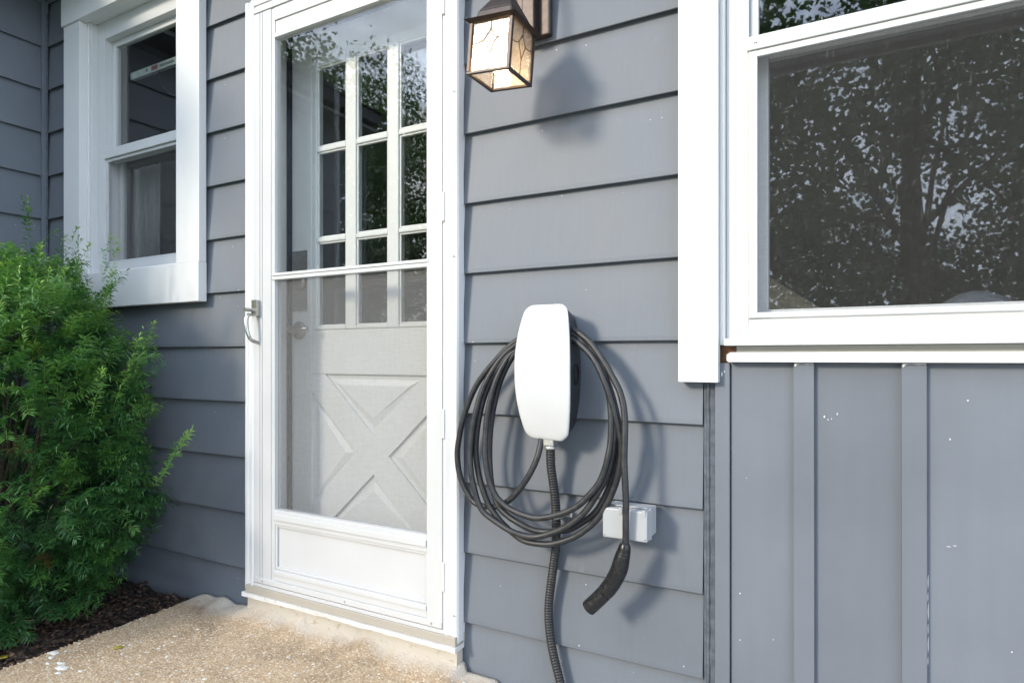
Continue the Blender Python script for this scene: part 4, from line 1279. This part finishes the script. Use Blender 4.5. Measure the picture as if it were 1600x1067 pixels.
# release button standing proud of the grip
mid = pp[int(L_n * 0.60)]
nx_ = Vector((-0.55, -0.75, 0.35)).normalized()
bm = bmesh.new()
bmesh.ops.create_uvsphere(bm, u_segments=12, v_segments=8, radius=1.0)
dirv = (pp[int(L_n * 0.66)] - pp[int(L_n * 0.54)]).normalized()
sidev = dirv.cross(nx_).normalized()
nv = sidev.cross(dirv).normalized()
Mb = Matrix(((dirv.x * 0.026, sidev.x * 0.007, nv.x * 0.004, mid.x - nv.x * -0.0165), (dirv.y * 0.026, sidev.y * 0.007, nv.y * 0.004, mid.y + nv.y * 0.0165), (dirv.z * 0.026, sidev.z * 0.007, nv.z * 0.004, mid.z + nv.z * 0.0165), (0, 0, 0, 1)))
bmesh.ops.transform(bm, matrix=Mb, verts=bm.verts)
put('release_button', bm, 'plug_black', hd, smooth=True)

# ------------------------------------------------------------------ conduit
cd = tag(empty('electrical_conduit', (-0.67, -0.03, -0.1)), 'black ribbed conduit running down the siding below the charger', 'conduit')
cp = catmull(CONDUIT_PATH, 40)
dist = [0.0]
for a, b in zip(cp, cp[1:]):
    dist.append(dist[-1] + (b - a).length)
fine, rad = [], []
i = 0
for s_ in np.arange(0, dist[-1], 0.0016):
    while i < len(dist) - 2 and dist[i + 1] < s_:
        i += 1
    f = (s_ - dist[i]) / max(1e-9, dist[i + 1] - dist[i])
    fine.append(cp[i].lerp(cp[i + 1], f))
    rad.append(0.0114 + 0.0010 * math.cos(s_ * 2 * math.pi / 0.0072))
bm = bmesh.new(); tube(bm, fine, rad, 14)
put('ribbed_sleeve', bm, 'conduit_black', cd, smooth=True)
st_ = empty('strap', (-0.67, -0.03, 0.49), cd)
bm = bmesh.new()
band = [Vector((-0.683 + 0.0148 * math.cos(a), -0.0285 - 0.0148 * math.sin(a), 0)) for a in np.linspace(math.pi, 0, 14)]
band = [Vector((-0.6985, -0.004, 0))] + band + [Vector((-0.668, -0.004, 0)), Vector((-0.648, -0.004, 0))]
zt, zb = 0.4965, 0.4815
a = [bm.verts.new((p.x, p.y, zt)) for p in band]; b = [bm.verts.new((p.x, p.y, zb)) for p in band]
for i in range(len(band) - 1):
    bm.faces.new((a[i], a[i + 1], b[i + 1], b[i]))
o = put('strap_band', bm, 'zinc', st_)
so = o.modifiers.new('thickness', 'SOLIDIFY'); so.thickness = 0.0016
lathe('screw', [(0.0045, 0), (0.004, 0.002), (0.002, 0.003)], (-0.657, -0.0045, 0.489), (0, -1, 0), 'steel', st_, 10)

# ------------------------------------------------------------------ outdoor outlet box
ob = tag(empty('outlet_box', (-0.478, 0.0, 0.467)), 'weathered pale grey outlet box behind the hanging cable', 'outlet')
box('back_box', -0.5305, -0.4245, -0.050, -0.0005, 0.4705, 0.5385, 'box_grey', ob, 0.003)
box('cover_plate', -0.5335, -0.4215, -0.060, -0.0505, 0.4665, 0.5415, 'box_grey', ob, 0.002)
box('flip_lid', -0.5325, -0.4785, -0.087, -0.0605, 0.4675, 0.5395, 'box_grey', ob, 0.004)
box('flip_lid', -0.4770, -0.4225, -0.087, -0.0605, 0.4675, 0.5395, 'box_grey', ob, 0.004)
for x0, x1 in ((-0.527, -0.484), (-0.4715, -0.428)):
    tube_obj('hinge', [(x0, -0.0655, 0.5425), (x1, -0.0655, 0.5425)], 0.0022, 'box_grey', ob, 8)
for x in (-0.5275, -0.4275):
    lathe('screw', [(0.0022, 0), (0.0022, 0.0006), (0.0012, 0.0011)], (x, -0.0873, 0.4745), (0, -1, 0), 'steel', ob, 8)
for x in (-0.487, -0.4305):
    box('clip', x - 0.004, x + 0.004, -0.0895, -0.083, 0.528, 0.5425, 'box_grey', ob, 0.0012)

# ------------------------------------------------------------------ yew shrub
def needles_mesh(stems, out_v, out_t, needle_len, width, density, radial, tone0):
    """stems: list of (base, direction, side, length, tone); two ranks of needles (or all round)"""
    for base, d, s_, L, tone in stems:
        k = max(6, int(L * density))
        t = np.sort(nrng.uniform(0.04, 1.0, k))
        up = np.cross(d, s_)
        p = base + np.outer(t * L, d) + np.outer((t ** 2) * L * 0.04, np.array([0, 0, 1.0]))
        if radial:
            a = nrng.uniform(0, 2 * np.pi, k)
        else:
            a = np.where(np.arange(k) % 2 == 0, 0.0, np.pi) + nrng.normal(0, 0.45, k)
        out = np.outer(np.cos(a), s_) + np.outer(np.sin(a), up)
        fwd = nrng.uniform(0.20, 0.62, k) + 1.1 * np.clip(t - 0.82, 0, 1) * 4
        nd = out + d[None, :] * fwd[:, None]
        nd /= np.linalg.norm(nd, axis=1)[:, None]
        ln = needle_len * nrng.uniform(0.75, 1.15, k) * (1 - 0.35 * np.clip((t - 0.85) / 0.15, 0, 1))
        w = np.cross(nd, up if not radial else d)
        w /= (np.linalg.norm(w, axis=1)[:, None] + 1e-9)
        w *= width
        tip = p + nd * ln[:, None] + np.outer(ln * 0.12, np.array([0, 0, -1.0]))
        m1 = p + nd * (ln * 0.45)[:, None] + np.outer(ln * 0.05, np.array([0, 0, 1.0]))
        q = np.stack([p, m1 - w, tip, m1 + w], 1)
        out_v.append(q.reshape(-1, 3))
        tt = np.clip(tone + 0.30 * np.clip(t - 0.6, 0, 1) + nrng.normal(0, 0.05, k), 0, 1)
        out_t.append(np.repeat(tt, 4))
        # the twig itself
        e = base + d * L + np.array([0, 0, L * 0.04])
        sw = s_ * 0.0011
        out_v.append(np.array([base - sw, base + sw, e + sw * 0.4, e - sw * 0.4]))
        out_t.append(np.full(4, min(1.0, tone + 0.25)))

yew = tag(empty('yew_shrub', (-2.72, -0.47, -0.04)), 'dense green yew shrub with bright new shoots beside the landing', 'shrub')
YC, YR = np.array([-2.70, -0.47, 0.54]), np.array([0.61, 0.50, 0.80])
def unit(v):
    return v / (np.linalg.norm(v) + 1e-12)
def yew_lump(d):
    return 1.0 + 0.16 * noise.noise((d[0] * 2.6, d[1] * 2.6, d[2] * 2.6 + 3)) + 0.09 * noise.noise((d[0] * 6, d[1] * 6, d[2] * 6))
stems = []
def yew_ok(p):
    return p[2] > 0.03 and p[0] > -3.29
centres = []
tries = 0
while len(centres) < 680 and tries < 60000:        # shoots end in spaced clusters
    tries += 1
    d = unit(nrng.normal(0, 1, 3))
    if d[2] < -0.80:
        continue
    p = YC + YR * d * yew_lump(d) * nrng.uniform(0.80, 1.0)
    p[1] = min(p[1], -0.04)
    if not yew_ok(p) or any(np.sum((p - q[0]) ** 2) < 0.052 ** 2 for q in centres):
        continue
    centres.append((p, d))
for p, d in centres:
    ctone = 0.34 + 0.22 * max(-0.3, d[2]) + nrng.normal(0, 0.09)  # clusters coloured lighter toward the top, imitating light from above
    axis = unit(d * np.array([1, 1, 0.75]) + np.array([0, 0, 0.22]) + nrng.normal(0, 0.16, 3))
    root = p - axis * 0.06
    for q in range(rng.randint(6, 8)):
        dirv = unit(axis + nrng.normal(0, 0.42, 3))
        sv = unit(np.cross(dirv, np.array([0, 0, 1.0])) + nrng.normal(0, 0.3, 3))
        sv = unit(sv - dirv * np.dot(sv, dirv))
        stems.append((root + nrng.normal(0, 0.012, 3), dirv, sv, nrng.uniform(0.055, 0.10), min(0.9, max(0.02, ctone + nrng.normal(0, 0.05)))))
k = 0
while k < 1500:                                     # older needles deeper in, colour darkened to imitate shade in the gaps
    d = unit(nrng.normal(0, 1, 3))
    p = YC + YR * d * yew_lump(d) * nrng.uniform(0.5, 0.80)
    p[1] = min(p[1], -0.05)
    if d[2] < -0.8 or not yew_ok(p):
        continue
    k += 1
    dirv = unit(d + nrng.normal(0, 0.5, 3))
    sv = unit(np.cross(dirv, np.array([0.1, 0, 1.0])))
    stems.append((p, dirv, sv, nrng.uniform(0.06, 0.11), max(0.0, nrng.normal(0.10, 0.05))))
V, T_ = [], []
needles_mesh(stems, V, T_, 0.029, 0.0023, 290, False, 0.3)
V = np.concatenate(V); T_ = np.concatenate(T_)
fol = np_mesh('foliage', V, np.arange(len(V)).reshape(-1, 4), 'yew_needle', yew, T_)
tag(fol, kind='stuff')
# long upright shoots of this year's growth
shoot_tips = [((-2.66, -0.36, 1.475), 0.36), ((-2.47, -0.29, 1.36), 0.27), ((-2.155, -0.32, 1.285), 0.26), ((-2.55, -0.24, 1.345), 0.24), ((-2.33, -0.32, 1.29), 0.27), ((-2.03, -0.32, 0.965), 0.24), ((-1.92, -0.21, 0.66), 0.30), ((-2.20, -0.50, 1.165), 0.26), ((-2.02, -0.66, 1.14), 0.22), ((-2.60, -0.52, 1.44), 0.34), ((-2.43, -0.42, 1.27), 0.22), ((-2.27, -0.42, 1.19), 0.20), ((-2.06, -0.42, 0.86), 0.16), ((-2.12, -0.22, 1.02), 0.22), ((-2.36, -0.22, 1.22), 0.2), ((-2.52, -0.70, 1.30), 0.26), ((-2.34, -0.72, 1.20), 0.24), ((-2.18, -0.74, 1.02), 0.2), ((-2.75, -0.62, 1.42), 0.3), ((-2.86, -0.4, 1.40), 0.3), ((-2.22, -0.62, 1.06), 0.2), ((-2.42, -0.58, 1.27), 0.24), ((-2.62, -0.80, 1.24), 0.25)]
V, T_ = [], []
for k in range(26):
    shoot_tips.append(((nrng.uniform(-3.1, -2.2), nrng.uniform(-0.85, -0.15), nrng.uniform(1.05, 1.38)), nrng.uniform(0.14, 0.24)))
for (tip_, L) in shoot_tips:
    tip_ = np.array(tip_)
    out = unit((tip_ - YC) / YR)
    lean = unit(np.array([0.45 * out[0], 0.4 * out[1], 1.0 if tip_[2] > 0.75 else 0.55]) + nrng.normal(0, 0.10, 3))
    base = tip_ - lean * L
    sv = unit(np.cross(lean, np.array([0.3, 1.0, 0])))
    st1 = [(base, lean, sv, L, 0.66)]
    for q in range(rng.randint(1, 3)):
        f = rng.uniform(0.1, 0.65)
        dd = unit(lean + nrng.normal(0, 0.45, 3))
        s2 = unit(np.cross(dd, np.array([0.2, 1, 0.1])))
        st1.append((base + lean * L * f, dd, s2, L * rng.uniform(0.22, 0.40), 0.48))
    needles_mesh(st1, V, T_, 0.026, 0.0023, 360, True, 0.6)
V = np.concatenate(V); T_ = np.concatenate(T_)
tag(np_mesh('new_shoots', V, np.arange(len(V)).reshape(-1, 4), 'yew_needle', yew, T_), kind='stuff')
# a few browned sprigs low in the shrub
V, T_ = [], []
for c in ((-2.62, -0.78, 0.30), (-2.35, -0.62, 0.24), (-2.26, -0.48, 0.30), (-2.30, -0.55, 0.62)):
    needles_mesh([(np.array(c) + nrng.normal(0, 0.012, 3), unit(nrng.normal(0, 1, 3)), unit(nrng.normal(0, 1, 3)), 0.05, 0.4) for _ in range(4)], V, T_, 0.02, 0.0013, 420, True, 0.3)
V = np.concatenate(V); T_ = np.concatenate(T_)
tag(np_mesh('dead_sprigs', V, np.arange(len(V)).reshape(-1, 4), 'dead_needle', yew, T_), kind='stuff')
# branches
bm = bmesh.new()
base = Vector((-2.72, -0.40, -0.05))
for k in range(26):
    a = rng.uniform(0, 6.28); el = rng.uniform(0.1, 1.35)
    d = Vector((math.cos(a) * math.cos(el), math.sin(a) * math.cos(el), math.sin(el)))
    end = Vector(YC) + Vector((d.x * YR[0], d.y * YR[1], d.z * YR[2])) * rng.uniform(0.6, 0.85)
    end.y = min(end.y, -0.06)
    m1 = base.lerp(end, 0.4) + Vector((rng.uniform(-0.05, 0.05), rng.uniform(-0.05, 0.05), 0.06))
    path = catmull([base + Vector((rng.uniform(-0.05, 0.05), rng.uniform(-0.05, 0.05), 0)), m1, end], 6)
    tube(bm, path, [0.013 * (1 - 0.85 * i / (len(path) - 1)) for i in range(len(path))], 6)
put('branches', bm, 'branch', yew, smooth=True)

# ------------------------------------------------------------------ small plants and fallen leaves
def leaf_blade(bm, base, d, length, width, droop, nseg=5):
    d = Vector(d).normalized()
    s_ = d.cross(Vector((0, 0, 1)))
    s_ = s_.normalized() if s_.length > 1e-3 else Vector((1, 0, 0))
    prev = None
    for i in range(nseg + 1):
        t = i / nseg
        c = Vector(base) + d * length * t + Vector((0, 0, -droop * t * t))
        w = width * math.sin(math.pi * min(1, 0.12 + 0.88 * t)) if t < 1 else 0.0004
        m_ = bm.verts.new(c + Vector((0, 0, -0.12 * w))); a = bm.verts.new(c - s_ * w); b = bm.verts.new(c + s_ * w)
        if prev:
            bm.faces.new((prev[0], prev[1], m_, a)); bm.faces.new((prev[1], prev[2], b, m_))
        prev = (a, m_, b)

def with_tone(o):
    me = o.data
    at = me.attributes.new('tone', 'FLOAT', 'POINT')
    at.data.foreach_set('value', [min(1, max(0, 0.5 + 0.9 * noise.noise((v.co.x * 30, v.co.y * 30, v.co.z * 30)))) for v in me.vertices])
    return o

wd = tag(empty('weed_plant', (-2.335, -0.515, -0.03)), 'small leafy weed sprouting in the mulch beside the landing', 'weed')
wb = Vector((-2.335, -0.515, -0.035))
tube_obj('stem', [wb, wb + Vector((0.002, 0, 0.03)), wb + Vector((0.0, 0.003, 0.055))], [0.0016, 0.0014, 0.001], 'weed_leaf', wd, 6)
with_tone(wd.children[0])
for k, (a, el, L, hz_) in enumerate([(0.2, 0.1, 0.042, 0.05), (1.4, 0.2, 0.036, 0.052), (2.7, 0.1, 0.046, 0.048), (3.9, 0.25, 0.034, 0.054), (5.1, 0.1, 0.038, 0.05), (0.9, 0.0, 0.030, 0.03), (3.2, 0.0, 0.032, 0.028), (4.6, 0.05, 0.030, 0.032)]):
    bm = bmesh.new()
    leaf_blade(bm, wb + Vector((0, 0, hz_)), (math.cos(a), math.sin(a), el), L, 0.008, 0.012)
    with_tone(put('leaf', bm, 'weed_leaf', wd, smooth=True))
gt = tag(empty('grass_tuft', (-2.52, -0.47, -0.03)), 'pale arching grass blades lying over the dark mulch', 'grass tuft')
for k in range(6):
    bm = bmesh.new()
    b0 = Vector((-2.54 + rng.uniform(-0.01, 0.01), -0.50 + rng.uniform(-0.02, 0.02), -0.03))
    e = b0 + Vector((rng.uniform(0.06, 0.17), rng.uniform(-0.02, 0.10), rng.uniform(0.03, 0.075)))
    m_ = b0.lerp(e, 0.5) + Vector((0, 0, rng.uniform(0.01, 0.03)))
    path = catmull([b0, m_, e], 6)
    tube(bm, path, [0.0024 * (1 - 0.8 * i / (len(path) - 1)) for i in range(len(path))], 5)
    with_tone(put('blade', bm, 'grass_blade', gt, smooth=True))
def flat_leaf(x, y, z, r, rot, mat, label):
    bm = bmesh.new()
    k = 16
    c = bm.verts.new((x, y, z + r * 0.10))
    ring = []
    for i in range(k):
        a = 2 * math.pi * i / k
        rr = r * (1.0 if i % 2 == 0 else 0.80) * (1.25 if i == 0 else 1.0)
        px, py = math.cos(a) * rr * 1.2, math.sin(a) * rr * 0.75
        ring.append(bm.verts.new((x + px * math.cos(rot) - py * math.sin(rot), y + px * math.sin(rot) + py * math.cos(rot), z + r * (0.16 + 0.12 * math.sin(2 * a)))))
    for i in range(k):
        bm.faces.new((ring[i], ring[(i + 1) % k], c))
    o = put('fallen_leaf', bm, mat, smooth=True)
    so = o.modifiers.new('thickness', 'SOLIDIFY'); so.thickness = 0.0005
    with_tone(o)
    return tag(o, label, 'leaf')
flat_leaf(-2.30, -0.585, -0.022, 0.017, 0.4, 'yellow_leaf', 'yellow fallen leaf on the mulch by the slab edge')
flat_leaf(-2.0, -0.409, 0.003, 0.013, 0.9, 'yellow_leaf', 'small yellow green leaf lying on the concrete landing')

# ------------------------------------------------------------------ trees across the yard (seen mirrored in the glass)
def tree_meshes(seed, height, radius, z_low, leaves, leaf):
    r = np.random.default_rng(seed)
    rr = random.Random(seed)
    bm = bmesh.new()
    trunk = catmull([(0, 0, 0), (0.06, 0.03, height * 0.25), (-0.05, 0.05, height * 0.55), (0.05, -0.05, height * 0.92)], 6)
    tube(bm, trunk, [0.24 * (1 - 0.85 * i / (len(trunk) - 1)) * height / 8 for i in range(len(trunk))], 10)
    cz = (z_low + height) / 2; rz = (height - z_low) / 2
    clumps = []
    while len(clumps) < 58:
        d = unit(r.normal(0, 1, 3)); f = r.uniform(0.25, 1.0) ** 0.6
        clumps.append(np.array([0, 0, cz]) + d * f * np.array([radius, radius, rz]))
    for c in clumps[:34]:
        s0 = trunk[rr.randint(5, len(trunk) - 3)]
        e = Vector(c)
        m_ = s0.lerp(e, 0.5) + Vector((0, 0, 0.25))
        path = catmull([s0, m_, e], 4)
        tube(bm, path, [0.055 * (1 - 0.85 * i / (len(path) - 1)) * height / 8 for i in range(len(path))], 6)
    bmesh.ops.recalc_face_normals(bm, faces=bm.faces)
    tm = bpy.data.meshes.new('trunk'); bm.to_mesh(tm); bm.free(); tm.materials.append(MATS['bark'])
    per = leaves // len(clumps)
    V, T_ = [], []
    for c in clumps:
        p = c + r.normal(0, 1, (per, 3)) * np.array([radius, radius, rz]) * 0.115
        d = r.normal(0, 1, (per, 3)) + np.array([0, 0, -0.3]); d /= np.linalg.norm(d, axis=1)[:, None]
        w = np.cross(d, r.normal(0, 1, (per, 3))); w /= np.linalg.norm(w, axis=1)[:, None]
        L = leaf * r.uniform(0.7, 1.3, per)
        q = np.stack([p, p + d * (L * 0.45)[:, None] - w * (L * 0.38)[:, None], p + d * L[:, None], p + d * (L * 0.45)[:, None] + w * (L * 0.38)[:, None]], 1)
        V.append(q.reshape(-1, 3)); T_.append(np.repeat(np.clip(r.uniform(0, 1, per) * 0.6 + r.uniform(0, 0.4), 0, 1), 4))
    V = np.concatenate(V); T_ = np.concatenate(T_)
    o = np_mesh('crown', V, np.arange(len(V)).reshape(-1, 4), 'tree_leaf', None, T_)
    cm = o.data
    bpy.data.objects.remove(o)
    return tm, cm
big = tree_meshes(3, 9.0, 3.6, 0.5, 28000, 0.125)
mid_ = tree_meshes(8, 5.2, 2.3, 0.5, 9000, 0.14)
def tree(kind, x, y, s_, rot, label):
    t = tag(empty('maple_tree', (x, y, -0.16)), label, 'tree', 'trees across the yard')
    t.scale = (s_, s_, s_); t.rotation_euler = (0, 0, rot)
    for nm, me in zip(('trunk', 'crown'), kind):
        o = bpy.data.objects.new(nm, me); COL.objects.link(o); o.parent = t
    return t
tree(big, 1.0, -12.0, 1.08, 1.2, 'big leafy tree mirrored in the middle of the wide window')
tree(big, 6.0, -15.0, 1.05, 2.1, 'tall leafy tree mirrored at the right of the wide window')
tree(big, -17.8, -13.5, 1.5, 2.2, 'tall tree mirrored in the left part of the door glass')
tree(big, -11.5, -12.5, 1.0, 1.0, 'rounded leafy tree mirrored in the right door lites')
tree(mid_, -5.2, -15.5, 1.0, 2.4, 'low leafy tree standing across the yard left of the big tree')
tree(mid_, 1.4, -16.0, 0.75, 5.0, 'low bushy tree mirrored dark along the bottom of the wide window')
